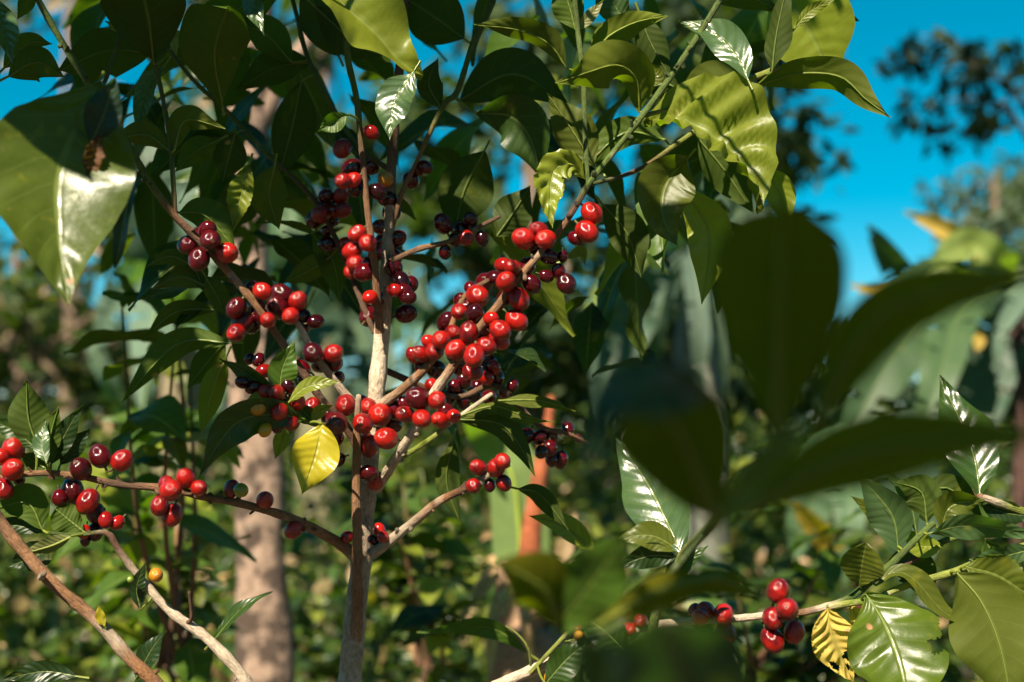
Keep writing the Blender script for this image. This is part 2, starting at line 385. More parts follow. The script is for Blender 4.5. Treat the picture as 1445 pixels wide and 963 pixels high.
def dn(x, y, d, r):   # foot on the ground below a point
    p = W(x, y, d); return (p.x, p.y, -0.05, r * d / K)

# tan barked tree close behind the shrub
d0 = 2.45
tr = [dn(376, 900, d0, 50), wz(374, 900, d0, 40), wz(366, 790, d0, 33), wz(369, 700, d0, 36), wz(361, 610, d0, 32), wz(357, 520, d0, 35), wz(350, 420, d0, 31), wz(347, 290, d0, 31), wz(350, 150, d0, 29), wz(360, 0, d0, 27), wz(380, -250, d0, 24), wz(420, -900, d0, 20), wz(420, -2300, d0 + .5, 12)]
lim = [[wz(352, 200, d0, 15), wz(430, 60, d0, 11), wz(540, -120, d0 + .1, 8), wz(660, -600, d0 + .4, 6), wz(700, -2000, d0 + .9, 4)], [wz(356, 60, d0, 14), wz(290, -80, d0 + .1, 10), wz(180, -600, d0 + .4, 7), wz(160, -2000, d0 + .9, 4)]]
cl = [((U(-4.6, 1.0), U(-0.7, 4.4), U(5.0, 6.2)), (U(.35, .6), U(.35, .6), 0.3), 60) for _ in range(80)]  # unseen overhead clumps, spread to dapple the undergrowth and cut sky light
GAPS = [(W(60, 450, 7), .6), (W(100, 150, 9), .6), (W(420, 850, 4), .3), (W(600, 900, 5), .35), (W(100, 800, 4), .35), (W(1330, 400, 3.5), .55), (W(720, 680, 1.9), .3), (W(270, 280, 4.2), .35), (W(350, 700, 2.45), .22), (W(150, 480, 3.6), .3), (W(740, 900, 1.9), .2)]
def gapped(c_):
    for q, r_ in GAPS:
        v = Vector(c_[0]) - q; k_ = v.dot(SUN)
        if (v - SUN * k_).length < r_ + c_[1][0]: return True
    return False
cl = [c_ for c_ in cl if not gapped(c_)]
tree('tan barked tree trunk rising close behind the coffee shrub', tr, (0.36, 0.245, 0.18), lim, cl, GREENS, 0.21, kn=0.11, bark='mott')

def far_tree(label, x, ytop, ybot, d, wpx, nclump, cols, trunkc, npc, ls, xs_=None, clump=0.055, droop=0.3):
    base = dn(x, 700, d, 14)
    tr = [base, wz(x, 620, d, 12), wz(x + U(-15, 15), (ytop + ybot) / 2 + 60, d, 9), wz(x + U(-30, 30), ytop + 30, d, 4)]
    cls, lbs = [], []
    for _ in range(nclump):
        cx = x + U(-wpx, wpx); cy = U(ytop, ybot); dd = d + U(-0.12, 0.12) * d
        s = clump * d * U(0.6, 1.2)
        cls.append((tuple(W(cx, cy, dd)), (s, s, s * 0.55), npc))
    for j in range(min(9, nclump)):
        c_ = cls[j][0]; y0 = U(ytop + 60, ybot + 40); a = wz(x, y0, d, 5); m = [(a[i] + c_[i]) / 2 + U(-.05, .05) * d for i in range(3)]
        lbs.append([a, tuple(m) + (3 * d / K,), tuple(c_) + (1.4 * d / K,)])
    return tree(label, tr, trunkc, lbs, cls, cols, ls, droop=droop)
TW = (0.30, 0.20, 0.14)
def woods():
    n = 16000; d_ = rng.uniform(11.5, 15, n); x = (rng.random(n) - 0.5) * d_ * 1.0
    zt = 2.0 + 0.35 * np.sin(x * 1.1) + 0.25 * np.sin(x * 2.7 + 1) + 0.12 * rng.normal(size=n)
    z = zt * (1 - 0.95 * rng.random(n) ** 1.5)
    ln = rng.uniform(0.14, 0.30, n)
    o = cards(np.stack([x, d_, z], 1), rnd_dir(n, .7), rnd_dir(n) + np.array([0, -.3, .6]), ln, ln * .5, palette(n, GREENS[:3] + [(.02, .045, .03)] * 2, .4) * 0.65, 'woods', M['dim'])
    o['kind'] = 'stuff'; o['label'] = 'dense dark thicket closing the view behind the plants'
woods()
BG = [(0.05, 0.085, 0.04), (0.07, 0.10, 0.05), (0.035, 0.06, 0.03)]
far_tree('sparse pale twiggy tree showing blue sky at the upper left', 95, -60, 330, 9.0, 230, 20, BG + [(.26, .19, .13)] * 2, TW, 60, 0.15, clump=0.042)
far_tree('thin bushy tree standing low behind the left cherry branch', 40, 330, 600, 7.0, 170, 15, BG + GREENS[:2] + [(.26, .19, .13)] * 2, TW, 70, 0.12, clump=0.045)
far_tree('leafy tree between the tan trunk and the shrub trunk', 470, -20, 420, 10.0, 170, 20, BG, TW, 70, 0.20, clump=0.045)
far_tree('dark tree showing blue gaps beyond the middle branches', 760, 20, 560, 9.0, 150, 26, BG, TW, 90, 0.18, clump=0.05)
far_tree('tall dark tree bordering the open blue sky', 985, -30, 560, 8.0, 110, 34, [(0.025, 0.05, 0.03), (0.04, 0.065, 0.035)], TW, 110, 0.15, clump=0.05)
# dark drooping branch tree against open sky and the pale tree beneath it
def sky_tree():
    d = 6.5; pts = [(1375, 75), (1330, 60), (1415, 95), (1290, 88), (1258, 85), (1390, 120), (1430, 110), (1345, 118), (1310, 140), (1360, 150), (1405, 150), (1330, 175), (1385, 180), (1325, 210), (1400, 170), (1372, 100), (1350, 70), (1420, 70), (1300, 55), (1290, 165)]
    cl = [(tuple(W(a, b, d + U(-.25, .25))), (0.12, 0.12, 0.055), 17) for a, b in pts]
    x0 = 1490
    tr = [dn(x0, 800, d, 22), wz(x0, 640, d, 20), wz(x0 - 5, 300, d, 16), wz(x0 - 10, 60, d, 10), wz(x0 - 20, -60, d, 5)]
    lb = [[wz(x0 - 8, 200, d, 7), wz(1420, 120, d, 4.5), wz(1340, 85, d, 3), wz(1245, 88, d, 1.2)], [wz(x0 - 8, 260, d, 6), wz(1430, 165, d, 4), wz(1370, 140, d, 3), wz(1310, 150, d, 1.2)],
          [wz(1430, 130, d, 3), wz(1390, 170, d, 2.5), wz(1330, 205, d, 1.2)], [wz(1400, 110, d, 3), wz(1350, 65, d, 2.5), wz(1300, 50, d, 1.2)]]
    tree('dark drooping tree branch with ragged leaf clumps against blue sky', tr, (0.12, 0.08, 0.05), lb, cl, [(0.02, 0.04, 0.03), (0.03, 0.045, 0.03), (0.025, 0.045, 0.035)], 0.095, droop=0.6, asp=0.4)
sky_tree()
far_tree('pale grey green tree at the right edge beneath the dark branch', 1420, 215, 420, 13.0, 75, 22, [(0.06, 0.09, 0.06), (0.09, 0.12, 0.09)], TW, 80, 0.16, clump=0.035)

# unseen trees added beside and behind the camera to cut sky light
for lab_, x_, y_, h_ in (('unseen round tree added left of the clearing to cut sky light', -6.5, 0.0, 5), ('unseen round tree added behind the camera on the left to cut sky light', -4.5, -4.5, 3.4), ('unseen round tree added behind the camera to cut sky light', 0.5, -6, 3.6), ('unseen round tree added behind the camera on the right to cut sky light', 4.5, -3.5, 6), ('unseen round tree added right of the clearing to cut sky light', 5.2, 1.0, 6.5)):
    cl = [((x_ + U(-2, 2), y_ + U(-2, 2), h_ * U(.3, 1.05)), (.9, .9, .7), 110) for _ in range(16)]
    tree(lab_, [(x_, y_, -.05, .16), (x_ + .1, y_, h_ * .5, .12), (x_, y_ + .1, h_, .05)], (0.30, 0.20, 0.14), [], cl, GREENS[:3], 0.30, group='unseen trees added to cut sky light')

# ---------------------------------------------------------------- broad-leaved enset plants
def enset(label, foot, stems, leaves, stemcol=(0.20, 0.19, 0.10), extra=None):
    """stems: list of control lists; leaves: (pts with px,py,d), width px, colour, opts"""
    base = Vector(foot)
    t = thing('enset_plant', label, 'plant', base, 'broad leaved enset plants')
    for st, sc in stems:
        mb = MB(); tube(mb, [tuple(c_) + tuple(sc) for c_ in st], n=40, sides=14, knob=0.06, kstep=0.22); mb.build('stem', M['tree'], t, base)
    for pts, w, col, op in leaves:
        P3 = [W(*p) for p in pts]; dm = pts[len(pts) // 2][2]
        mb = MB(); o = dict(prof='e', nt_=60, ns=12, wave=0.05, corr=0.004, fold=14, ribr=w * dm / K * 0.045, tear=0.03); o.update(op)
        leaf_geo(mb, P3, w * dm / K, col, **o)
        ob = mb.build('leaf', M['ens'], t, P3[0])
        if 'lab' in op: pass
    return t
PB = (0.11, 0.17, 0.125); MG = (0.06, 0.12, 0.05); DG = (0.03, 0.065, 0.04); PW = (0.16, 0.23, 0.175); YG = (0.20, 0.26, 0.04); YO = (0.50, 0.31, 0.04)
d = 4.2
enset('large enset plant with pale blue green leaves left of tan trunk', dn(255, 800, d, 1)[:3],
      [([dn(255, 800, d, 45), wz(255, 760, d, 42), wz(258, 560, d, 32), wz(262, 420, d, 20)], (0.30, 0.24, 0.14))],
      [([(262, 430, d), (262, 330, d - .1), (270, 230, d - .1), (300, 150, d)], 105, PB, {}),
       ([(262, 440, d), (225, 340, d - .2), (205, 230, d - .2), (180, 170, d - .1)], 110, DG, {}),
       ([(285, 260, d - .2), (290, 330, d - .25), (288, 400, d - .3)], 85, PW, dict(roll=10)),
       ([(258, 440, d), (190, 400, d - .3), (160, 430, d - .5), (135, 500, d - .6)], 80, PB, dict(roll=15)),
       ([(262, 440, d), (230, 420, d - .4), (215, 480, d - .6), (200, 590, d - .7)], 85, PW, dict(top=-1)),
       ([(262, 440, d), (290, 440, d - .4), (310, 500, d - .6), (300, 600, d - .7)], 80, MG, {}),
       ([(120, 470, d - .5), (150, 530, d - .5), (185, 610, d - .4), (200, 650, d - .4)], 32, PB, dict(fold=35)),
       ([(265, 430, d), (330, 330, d + .2), (390, 260, d + .4), (420, 330, d + .3)], 90, MG, {})])
d = 5.2
enset('enset plant with dark green drooping leaves behind the shrub trunk', dn(450, 800, d, 1)[:3],
      [([dn(450, 800, d, 40), wz(450, 620, d, 30), wz(450, 480, d, 18)], (0.24, 0.22, 0.12))],
      [([(450, 500, d), (430, 420, d), (400, 340, d - .1), (390, 280, d)], 80, MG, {}),
       ([(450, 500, d), (480, 430, d), (440, 470, d - .4), (420, 560, d - .5)], 75, DG, {}),
       ([(450, 500, d), (500, 460, d), (520, 540, d - .3), (500, 640, d - .4)], 90, DG, {}),
       ([(450, 500, d), (490, 420, d), (560, 380, d - .2), (610, 440, d - .3)], 80, DG, {}),
       ([(450, 500, d), (520, 470, d), (600, 450, d - .2), (650, 520, d - .3)], 70, MG, {})])
d = 4.0
enset('enset plant with pale withered leaves hanging behind blurred dark leaves', dn(985, 850, d, 1)[:3],
      [([dn(985, 850, d, 46), wz(985, 640, d, 38), wz(980, 440, d, 24), wz(975, 330, d, 12)], (0.24, 0.25, 0.20))],
      [([(975, 340, d), (985, 400, d - .2), (990, 480, d - .25), (985, 570, d - .2)], 42, (.085,.125,.10), dict(fold=25)),  # hanging leaf colours darkened to stand for the shade on this plant
       ([(975, 350, d), (1010, 400, d - .15), (1020, 470, d - .2), (1022, 560, d - .15)], 34, (.06,.095,.075), dict(fold=30)),
       ([(970, 350, d), (940, 410, d - .2), (925, 480, d - .2), (928, 560, d - .1)], 36, (.06,.095,.075), dict(fold=25, top=-1)),
       ([(975, 340, d), (920, 330, d - .2), (860, 400, d - .3), (820, 470, d - .4)], 55, YG, {}),
       ([(975, 340, d), (1000, 260, d), (960, 200, d), (930, 230, d)], 70, DG, {}),
       ([(975, 340, d), (1040, 300, d), (1060, 380, d - .1), (1060, 480, d)], 70, DG, {}),
       ([(975, 400, d), (900, 430, d - .2), (860, 520, d - .3), (850, 600, d - .3)], 90, DG, {})])
d = 3.6
enset('enset plant with yellowing leaf tips at the right edge', dn(1430, 800, d, 1)[:3],
      [([dn(1445, 800, d, 36), wz(1450, 640, d, 22), wz(1440, 480, d, 17), wz(1425, 400, d, 10)], (0.09, 0.04, 0.03))],
      [([(1300, 435, d), (1270, 390, d), (1225, 318, d - .1)], 46, DG, dict(nt_=30)),
       ([(1425, 400, d), (1385, 360, d), (1335, 325, d), (1275, 298, d)], 40, YO, dict(nt_=30, fold=30)),
       ([(1430, 395, d), (1400, 365, d - .1), (1365, 345, d - .1), (1310, 370, d - .2)], 62, (0.24, 0.30, 0.06), dict(nt_=30)),
       ([(1380, 400, d), (1320, 405, d), (1255, 415, d), (1195, 402, d)], 32, YO, dict(nt_=30)),
       ([(1400, 420, d), (1350, 395, d - .2), (1330, 380, d - .2), (1300, 410, d - .2)], 36, YG, dict(nt_=30)),
       ([(1425, 405, d), (1360, 430, d - .2), (1330, 520, d - .4), (1290, 650, d - .5)], 78, (0.04, 0.085, 0.02), {}),
       ([(1420, 410, d), (1330, 420, d - .1), (1260, 500, d - .3), (1190, 640, d - .4)], 120, (0.022, 0.055, 0.010), {}),
       ([(1425, 400, d), (1440, 420, d - .3), (1412, 470, d - .4), (1405, 530, d - .4)], 36, PB, {}),
       ([(1430, 420, d), (1400, 500, d), (1370, 600, d - .1), (1340, 700, d - .1)], 85, DG, {}),
       ([(1440, 430, d), (1400, 480, d + .1), (1330, 560, d + .2), (1250, 700, d + .2)], 110, DG, {}),
       ([(1380, 470, d - .5), (1382, 482, d - .5), (1378, 497, d - .5)], 18, YO, dict(nt_=12))])
d = 1.9
enset('young enset plant with orange red leaf stalk and dry tan stem', dn(742, 950, d, 1)[:3],
      [([dn(742, 950, d, 58), wz(742, 990, d, 56), wz(738, 900, d, 44), wz(725, 850, d, 30), wz(712, 800, d, 12)], (0.52, 0.32, 0.19)),
       ([wz(742, 900, d, 20), wz(748, 770, d + .03, 15), wz(758, 690, d + .05, 12), wz(772, 610, d + .08, 8), wz(778, 560, d + .1, 5)], (0.40, 0.10, 0.03))],
      [([(738, 860, d + .1), (732, 740, d + .1), (722, 670, d + .1), (690, 610, d + .1), (655, 570, d)], 88, (0.26, 0.34, 0.05), dict(top=-1, wave=0.02, tear=0.0)),
       ([(790, 800, d), (800, 760, d), (812, 722, d)], 26, (0.42, 0.26, 0.15), dict(nt_=20)),
       ([(700, 800, d), (660, 860, d - .1), (650, 905, d - .15)], 30, (0.40, 0.25, 0.15), dict(nt_=20, fold=40)),
       ([(760, 850, d), (800, 870, d - .1), (810, 960, d - .15)], 44, (0.46, 0.29, 0.17), dict(nt_=20, fold=40)),
       ([(735, 830, d), (700, 870, d - .15), (690, 960, d - .2)], 40, (0.50, 0.33, 0.20), dict(nt_=20, fold=40)),
       ([(750, 840, d - .05), (745, 880, d - .2), (752, 980, d - .22)], 34, (0.40, 0.22, 0.12), dict(nt_=20, fold=45))])
d = 3.0
enset('small plant with yellow withered leaf and dark red stalk', dn(1212, 900, d, 1)[:3],
      [([dn(1212, 900, d, 12), wz(1212, 800, d, 8), wz(1216, 640, d, 6)], (0.20, 0.03, 0.02))],
      [([(1212, 800, d), (1180, 775, d), (1145, 740, d - .05), (1118, 705, d - .1)], 40, (0.65, 0.36, 0.02), dict(nt_=24)),
       ([(1216, 660, d), (1180, 640, d), (1150, 690, d), (1120, 790, d)], 80, MG, {}),
       ([(1216, 650, d), (1260, 640, d), (1290, 720, d), (1280, 840, d)], 90, DG, {}),
       ([(1216, 650, d), (1190, 620, d), (1200, 720, d - .2), (1190, 830, d - .2)], 60, MG, {})])

# ---------------------------------------------------------------- coffee shrubs
BT = (0.33, 0.25, 0.175); BB = (0.22, 0.108, 0.048); BP = (0.52, 0.41, 0.30); GS = (0.075, 0.115, 0.016); YS = (0.20, 0.23, 0.035); BD = (0.11, 0.055, 0.028)
CLS = {'t': BT, 'b': BB, 'p': BP, 'g': GS, 'y': YS, 'd': BD}
LC = {'g': (0.027, 0.058, 0.008), 'd': (0.014, 0.033, 0.007), 'l': (0.048, 0.095, 0.010), 'o': (0.078, 0.094, 0.011), 'y': (0.150, 0.178, 0.016), 'Y': (0.33, 0.27, 0.012),  # light painted in: paler yellow greens for sunlit leaves, deeper greens for shaded ones
      'p': (0.17, 0.17, 0.07), 'b': (0.020, 0.044, 0.026), 'w': (0.055, 0.10, 0.035), 'D': (0.52, 0.37, 0.08), 'n': (0.12, 0.05, 0.02), 'f': (0.085, 0.082, 0.004), 'q': (0.058, 0.082, 0.009), 'k': (0.068, 0.105, 0.008)}
LEAFN = 0
class Shrub:
    def __init__(s, label, foot):
        s.t = thing('coffee_shrub', label, 'shrub', foot, 'coffee shrubs'); s.br = []; s.ch = []; s.wf = 1.0
    def branch(s, pts, name='branch', mat='bark', knob=0.14, n=None, foot=None, kstep=0.028, scars=0):
        c_ = []
        if foot is not None: c_.append(tuple(foot[:3]) + (foot[3],) + CLS[pts[0][4]])
        for (x, y, d_, r, k) in pts:
            p = W(x, y, d_); c_.append((p.x, p.y, p.z, r * d_ / K) + CLS[k])
        if foot is not None:
            a_, b_ = np.array(c_[0]), np.array(c_[1]); dirv = np.array(c_[2][:3]) - b_[:3]; dirv = dirv / np.linalg.norm(dirv)
            near = b_.copy(); near[:3] -= dirv * 0.03
            ins = []
            for u in (0.25, 0.5, 0.7, 0.84, 0.93):
                q_ = a_ * (1 - u) + near * u; ins.append(tuple(q_))
            c_ = [c_[0]] + ins + [tuple(near)] + c_[1:]
        mb = MB(); L = sum((Vector(c_[i + 1][:3]) - Vector(c_[i][:3])).length for i in range(len(c_) - 1))
        tube(mb, c_, n=n or max(16, int(L / 0.004)), sides=12, knob=knob, kstep=kstep)
        S1 = catmull(c_, 200)
        for _ in range(scars):
            q = S1[int(U(10, 196))]; dv = Vector((U(-1, 1), U(-1, .3), U(-1, 1))).normalized(); p0 = Vector(q[:3]) + dv * q[3] * .7; ln = U(.0012, .0050); r0 = U(.0008, .0021)
            tube(mb, [tuple(p0) + (r0 * 1.3,) + tuple(q[4:7] * .6), tuple(p0 + dv * ln * .5) + (r0,) + tuple(q[4:7] * .8), tuple(p0 + dv * ln + Vector((0, 0, .0006))) + (r0 * .8,) + tuple(q[4:7] * .45)], n=5, sides=6)
        ob = mb.build(name, M[mat], s.t, Vector(c_[0][:3]))
        S = catmull(c_, 60); s.br.append((ob, S[:, :3], S[:, 3])); return ob
    def nearest(s, p):
        best = None
        for ob, S, r in s.br:
            dd = np.linalg.norm(S - np.array(p), axis=1); i = int(dd.argmin())
            if best is None or dd[i] < best[0]: best = (dd[i], ob, Vector(S[i]), r[i])
        return best
    def leaf(s, pts, w, col='g', mat='leaf', lab=None, pet=True, glare=None, **op):
        global LEAFN
        LEAFN += 1
        P3 = [W(*p) for p in pts]
        if glare is not None:   # a blade lying square to the bisector of sun and camera shines
            HV = ((CAM - P3[0]).normalized() + SUN).normalized(); HV = (HV + Vector((glare[0], 0, glare[1]))).normalized()
            for i in range(1, len(P3)):
                ray = (P3[i] - CAM).normalized(); P3[i] = CAM + ray * ((P3[0] - CAM).dot(HV) / ray.dot(HV))
            op['hint'] = HV
        dm = pts[len(pts) // 2][2]; c_ = LC[col]; j = U(0.85, 1.15); c_ = (c_[0] * j, c_[1] * j, c_[2] * j)
        mat = 'gloss' if glare is not None and mat == 'leaf' else 'spot' if mat == 'leaf' and U(0, 1) < .35 else mat
        mb = MB(); leaf_geo(mb, P3, w * s.wf * dm / K, c_, **op)
        _, ob, q, _ = s.nearest(P3[0])
        if pet:   # the leaf stalk runs back to the twig when it is near
            T = (P3[0] - P3[1]).normalized(); e = q if (q - P3[0]).length < 0.022 else P3[0] + T * 0.008
            tube(mb, [tuple(e) + (0.0010,) + CLS['y'], tuple((e + P3[0]) / 2 + T * 0.001) + (0.0009,) + CLS['y'], tuple(P3[0]) + (0.0008,) + CLS['y']], n=6, sides=6, cap=False)
        o = mb.build('leaf', M[mat], ob, P3[0])
        if lab: o['label'] = lab
        return o
    def cherry(s, x, y, r, k='R', lab=None): s.ch.append([x, y, r, k, lab, None])

CH_ME = {}
def cherry_mesh(k, var):
    if (k, var) in CH_ME: return CH_ME[(k, var)]
    r2 = np.random.default_rng(var + 3); v, f = [], []; nu, nv = 26, 20
    sx, sy, sz = 0.93 + 0.05 * r2.random(), 0.95 + 0.06 * r2.random(), 1.08 + 0.13 * r2.random(); ph = r2.random() * 6
    for j in range(nv + 1):
        th = math.pi * (j / nv)
        if j in (0, 1, 2, 3): th = [0, 0.06, 0.13, 0.24][j]
        elif j > 3: th = 0.24 + (math.pi - 0.24) * (j - 3) / (nv - 3)
        for i in range(nu):
            a = 2 * math.pi * i / nu; rr = 1 + 0.02 * math.sin(2 * a + ph) * math.sin(th) + 0.012 * math.sin(3 * th + ph)
            rr -= 0.022 * math.exp(-(math.sin(a + ph) / 0.12) ** 2) * math.sin(th)   # faint seam between the two beans
            z = math.cos(th) * rr
            if th < 0.2: z += [-0.03, -0.014, 0.006, 0.0][min(j, 3)]
            v.append((math.sin(th) * math.cos(a) * rr * sx, math.sin(th) * math.sin(a) * rr * sy, z * sz))
    for j in range(nv):
        for i in range(nu): f.append((j * nu + i, (j + 1) * nu + i, (j + 1) * nu + (i + 1) % nu, j * nu + (i + 1) % nu))
    mb = MB(); mb.add(v, f, [(0, 0)] * len(v), [(1, 1, 1)] * len(v))
    tube(mb, [(0, 0, -sz * 0.96, 0.13) + CLS['y'], (0, 0.01, -sz * 1.15, 0.12) + CLS['g'], (0, 0.03, -sz * 1.4, 0.13) + CLS['b']], n=5, sides=7, mi=1)
    me_o = mb.build('cherry', [M[k], M['stem']]); me = me_o.data; bpy.data.objects.remove(me_o)
    CH_ME[(k, var)] = me; return me

def settle(sh):
    C = sh.ch; n = len(C); inf = []
    for c_ in C:
        x, y, r, k = c_[:4]
        best = None
        for ob, S, rad in sh.br:
            for i in range(0, len(S), 2):
                px, py, d_ = proj(Vector(S[i])); dd = math.hypot(px - x, py - y) - rad[i] * K / d_
                if best is None or dd < best[0]: best = (dd, d_, ob, rad[i] * K / d_, S[i])
        dist, d_, ob, br, q = best
        need = (r * 1.08) ** 2 - max(0, dist + br) ** 2; need = math.sqrt(need) if need > 0 else 0
        need += br * 0.9 if need > 0 else 0
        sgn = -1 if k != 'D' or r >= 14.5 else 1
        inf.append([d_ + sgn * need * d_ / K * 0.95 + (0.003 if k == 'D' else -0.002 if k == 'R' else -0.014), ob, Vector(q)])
    Z = np.array([i[0] for i in inf]); X = np.array([c_[0] for c_ in C]); Y = np.array([c_[1] for c_ in C]); RR = np.array([c_[2] for c_ in C])
    for _ in range(60):
        for i in range(n):
            dx, dy = X - X[i], Y - Y[i]; d2 = dx * dx + dy * dy; req = (0.93 * (RR + RR[i])) ** 2 - d2
            for j in np.where(req > 0)[0]:
                if j <= i: continue
                need = math.sqrt(req[j]) / K; dz = Z[j] - Z[i]
                if abs(dz) < need:
                    s_ = (1 if dz > 0 else -1) if abs(dz) > 1e-4 else (1 if RR[j] < RR[i] else -1); m = (need - abs(dz)) * 0.3
                    Z[j] += s_ * m; Z[i] -= s_ * m
    order = sorted(range(n), key=lambda i: -(RR[i] + (3 if C[i][3] != 'D' else 0)))
    solo = set(order[:100]); rest = []
    for i in range(n):
        x, y, r, k, lab, _ = C[i]; p = W(x, y, Z[i]); ob, q = inf[i][1], inf[i][2]
        ax = (p - q); ax = ax.normalized() if ax.length > 1e-4 else Vector((0, -1, 0))
        ax = (ax + Vector((U(-.5, .5), U(-.7, .1), U(-.6, .2)))).normalized()
        var = int(rng.integers(0, 3)); s_ = r * Z[i] / K / 1.02
        qt = ax.to_track_quat('Z', 'Y') @ Quaternion((0, 0, 1), U(0, 6.28))
        me = cherry_mesh(k, var); o = bpy.data.objects.new('cherry', me); o.scale = (s_ * U(.96, 1.04),) * 3
        o.rotation_mode = 'QUATERNION'; o.rotation_quaternion = qt; o.location = p
        if i in solo:
            COL.objects.link(o); WLOC[o] = p; o.parent = ob; o.location = p - WLOC[ob]
            if lab: o['label'] = lab
        else: rest.append((o, me))
    if rest:
        vs, fs, mi, mats = [], [], [], []
        for o, me in rest:
            Mx = Matrix.LocRotScale(o.location, o.rotation_quaternion, o.scale); b = len(vs)
            for m in me.materials:
                if m not in mats: mats.append(m)
            vs += [tuple(Mx @ v.co) for v in me.vertices]
            for pl in me.polygons: fs.append(tuple(b + a for a in pl.vertices)); mi.append(mats.index(me.materials[pl.material_index]))
            bpy.data.objects.remove(o)
        me2 = bpy.data.meshes.new('cherries'); me2.from_pydata(vs, [], fs)
        at = me2.attributes.new('Col', 'FLOAT_COLOR', 'POINT'); at.data.foreach_set('color', np.tile([0.1, 0.1, 0.03, 1], len(vs)).astype(np.float32))
        for m in mats: me2.materials.append(m)
        me2.polygons.foreach_set('material_index', mi); me2.polygons.foreach_set('use_smooth', [True] * len(fs))
        o2 = bpy.data.objects.new('cherries', me2); COL.objects.link(o2); o2['kind'] = 'stuff'; attach(o2, sh.t)

def foot(x, d_, r): return dn(x, 800, d_, r)

# ---- the main shrub
f0 = foot(489, 1.03, 26)
A = Shrub('upright coffee shrub with pale trunk and clusters of red cherries', f0[:3])
A.branch([(493, 975, 1.03, 17, 't'), (500, 880, 1.03, 15.5, 't'), (509, 800, 1.03, 14.5, 't'), (515, 720, 1.03, 13.5, 't'), (523, 640, 1.03, 12.5, 't'), (531, 560, 1.03, 12, 'p'), (538, 480, 1.03, 11.5, 'p'), (545, 400, 1.03, 10, 't'), (549, 320, 1.03, 8, 't'), (554, 210, 1.04, 7, 'd'), (565, 80, 1.04, 6, 'd'), (575, -80, 1.04, 5, 'd'), (590, -300, 1.0, 3, 'g')], 'trunk', foot=f0, knob=0.10, kstep=0.045, scars=40)
A.branch([(500, 930, 1.035, 9, 't'), (504, 865, 1.018, 8.5, 'b'), (504, 760, 1.003, 7, 'b'), (503, 680, 1.0, 6.5, 'b'), (504, 610, .998, 5.5, 'b'), (506, 558, .995, 3.5, 't')])
A.branch([(536, 470, 1.015, 6.5, 'b'), (530, 390, 1.005, 5.2, 'b'), (519, 300, 1.0, 4.6, 'b'), (511, 215, 1.0, 4.2, 'd'), (503, 140, 1.0, 4.4, 'g'), (490, 75, 1.0, 4.6, 'g'), (490, 0, 1.0, 4, 'g'), (492, -80, 1.0, 3, 'g')])
A.branch([(532, 690, 1.02, 7.5, 't'), (560, 645, .99, 7, 't'), (590, 598, .975, 7, 'p'), (612, 556, .965, 6.8, 'p'), (640, 515, .962, 6.8, 'b'), (668, 474, .96, 6.5, 'b'), (700, 435, .96, 6.2, 'b'), (724, 402, .96, 5.8, 'b'), (750, 372, .96, 5.2, 'b'), (790, 325, .965, 5, 'b'), (812, 292, .965, 4.5, 'd'), (832, 258, .968, 4.2, 'g'), (870, 210, .97, 4, 'g'), (906, 164, .97, 4.4, 'g'), (958, 92, .975, 4.4, 'g'), (1010, 10, .98, 4.2, 'g'), (1040, -50, .98, 3.5, 'g')], scars=40)
A.branch([(537, 572, 1.02, 7, 't'), (570, 548, 1.01, 6.5, 'b'), (600, 520, 1.0, 6, 'b'), (630, 478, 1.0, 5, 'b'), (655, 420, 1.0, 4, 'b'), (690, 395, 1.0, 3, 'd')])
A.branch([(524, 782, 1.02, 8.5, 't'), (545, 768, 1.015, 7.5, 't'), (580, 740, 1.0, 6.5, 't'), (620, 708, .985, 6, 'b'), (660, 688, .975, 5, 'd'), (690, 670, .97, 5, 't'), (718, 655, .965, 4, 't')], scars=16)
A.branch([(502, 785, 1.02, 10, 't'), (480, 768, 1.01, 8, 'b'), (440, 745, .995, 7, 'b'), (400, 728, .985, 6.2, 'b'), (345, 712, .975, 5.6, 'b'), (290, 702, .97, 5.2, 'b'), (240, 690, .965, 5.2, 'b'), (170, 684, .96, 5, 'd'), (110, 672, .955, 4.4, 'b'), (50, 668, .95, 4.2, 'b'), (-30, 680, .945, 4, 'b')], scars=36)
A.branch([(510, 640, 1.02, 7, 'b'), (480, 590, 1.01, 6, 'd'), (455, 565, 1.005, 5.5, 'd'), (420, 515, 1.0, 5.5, 'd'), (386, 466, .995, 5.4, 'b'), (353, 420, .99, 5.6, 'b'), (307, 367, .985, 5.4, 'b'), (268, 326, .98, 5.4, 'd'), (246, 304, .975, 5, 'b'), (212, 258, .965, 5, 'g'), (165, 178, .945, 4.8, 'g'), (105, 88, .93, 4.6, 'g'), (48, -10, .92, 4.4, 'g'), (10, -90, .91, 4, 'g')], scars=24)
A.branch([(515, 585, 1.025, 7, 't'), (490, 560, 1.02, 6, 'p'), (460, 522, 1.015, 5.5, 't'), (440, 495, 1.012, 5, 'p'), (425, 465, 1.01, 4.5, 'p'), (408, 440, 1.01, 3, 'b')])
A.branch([(247, 304, .976, 3.6, 'b'), (244, 250, .975, 3.4, 'g'), (240, 200, .972, 3.4, 'g'), (228, 130, .968, 3.2, 'g'), (216, 78, .965, 3.2, 'g'), (206, 0, .96, 3, 'g'), (200, -60, .96, 2.5, 'g')])
A.branch([(120, 110, .935, 0.1, 'g'), (143, 122, .94, 3, 'g'), (162, 75, .945, 3, 'g'), (176, 22, .95, 3, 'g'), (182, -40, .95, 2.5, 'g')])
A.branch([(830, 260, .968, 3, 'g'), (826, 200, .972, 3.6, 'g'), (823, 110, .975, 3.8, 'g'), (815, 40, .98, 3.5, 'g'), (806, -60, .98, 3, 'g')])
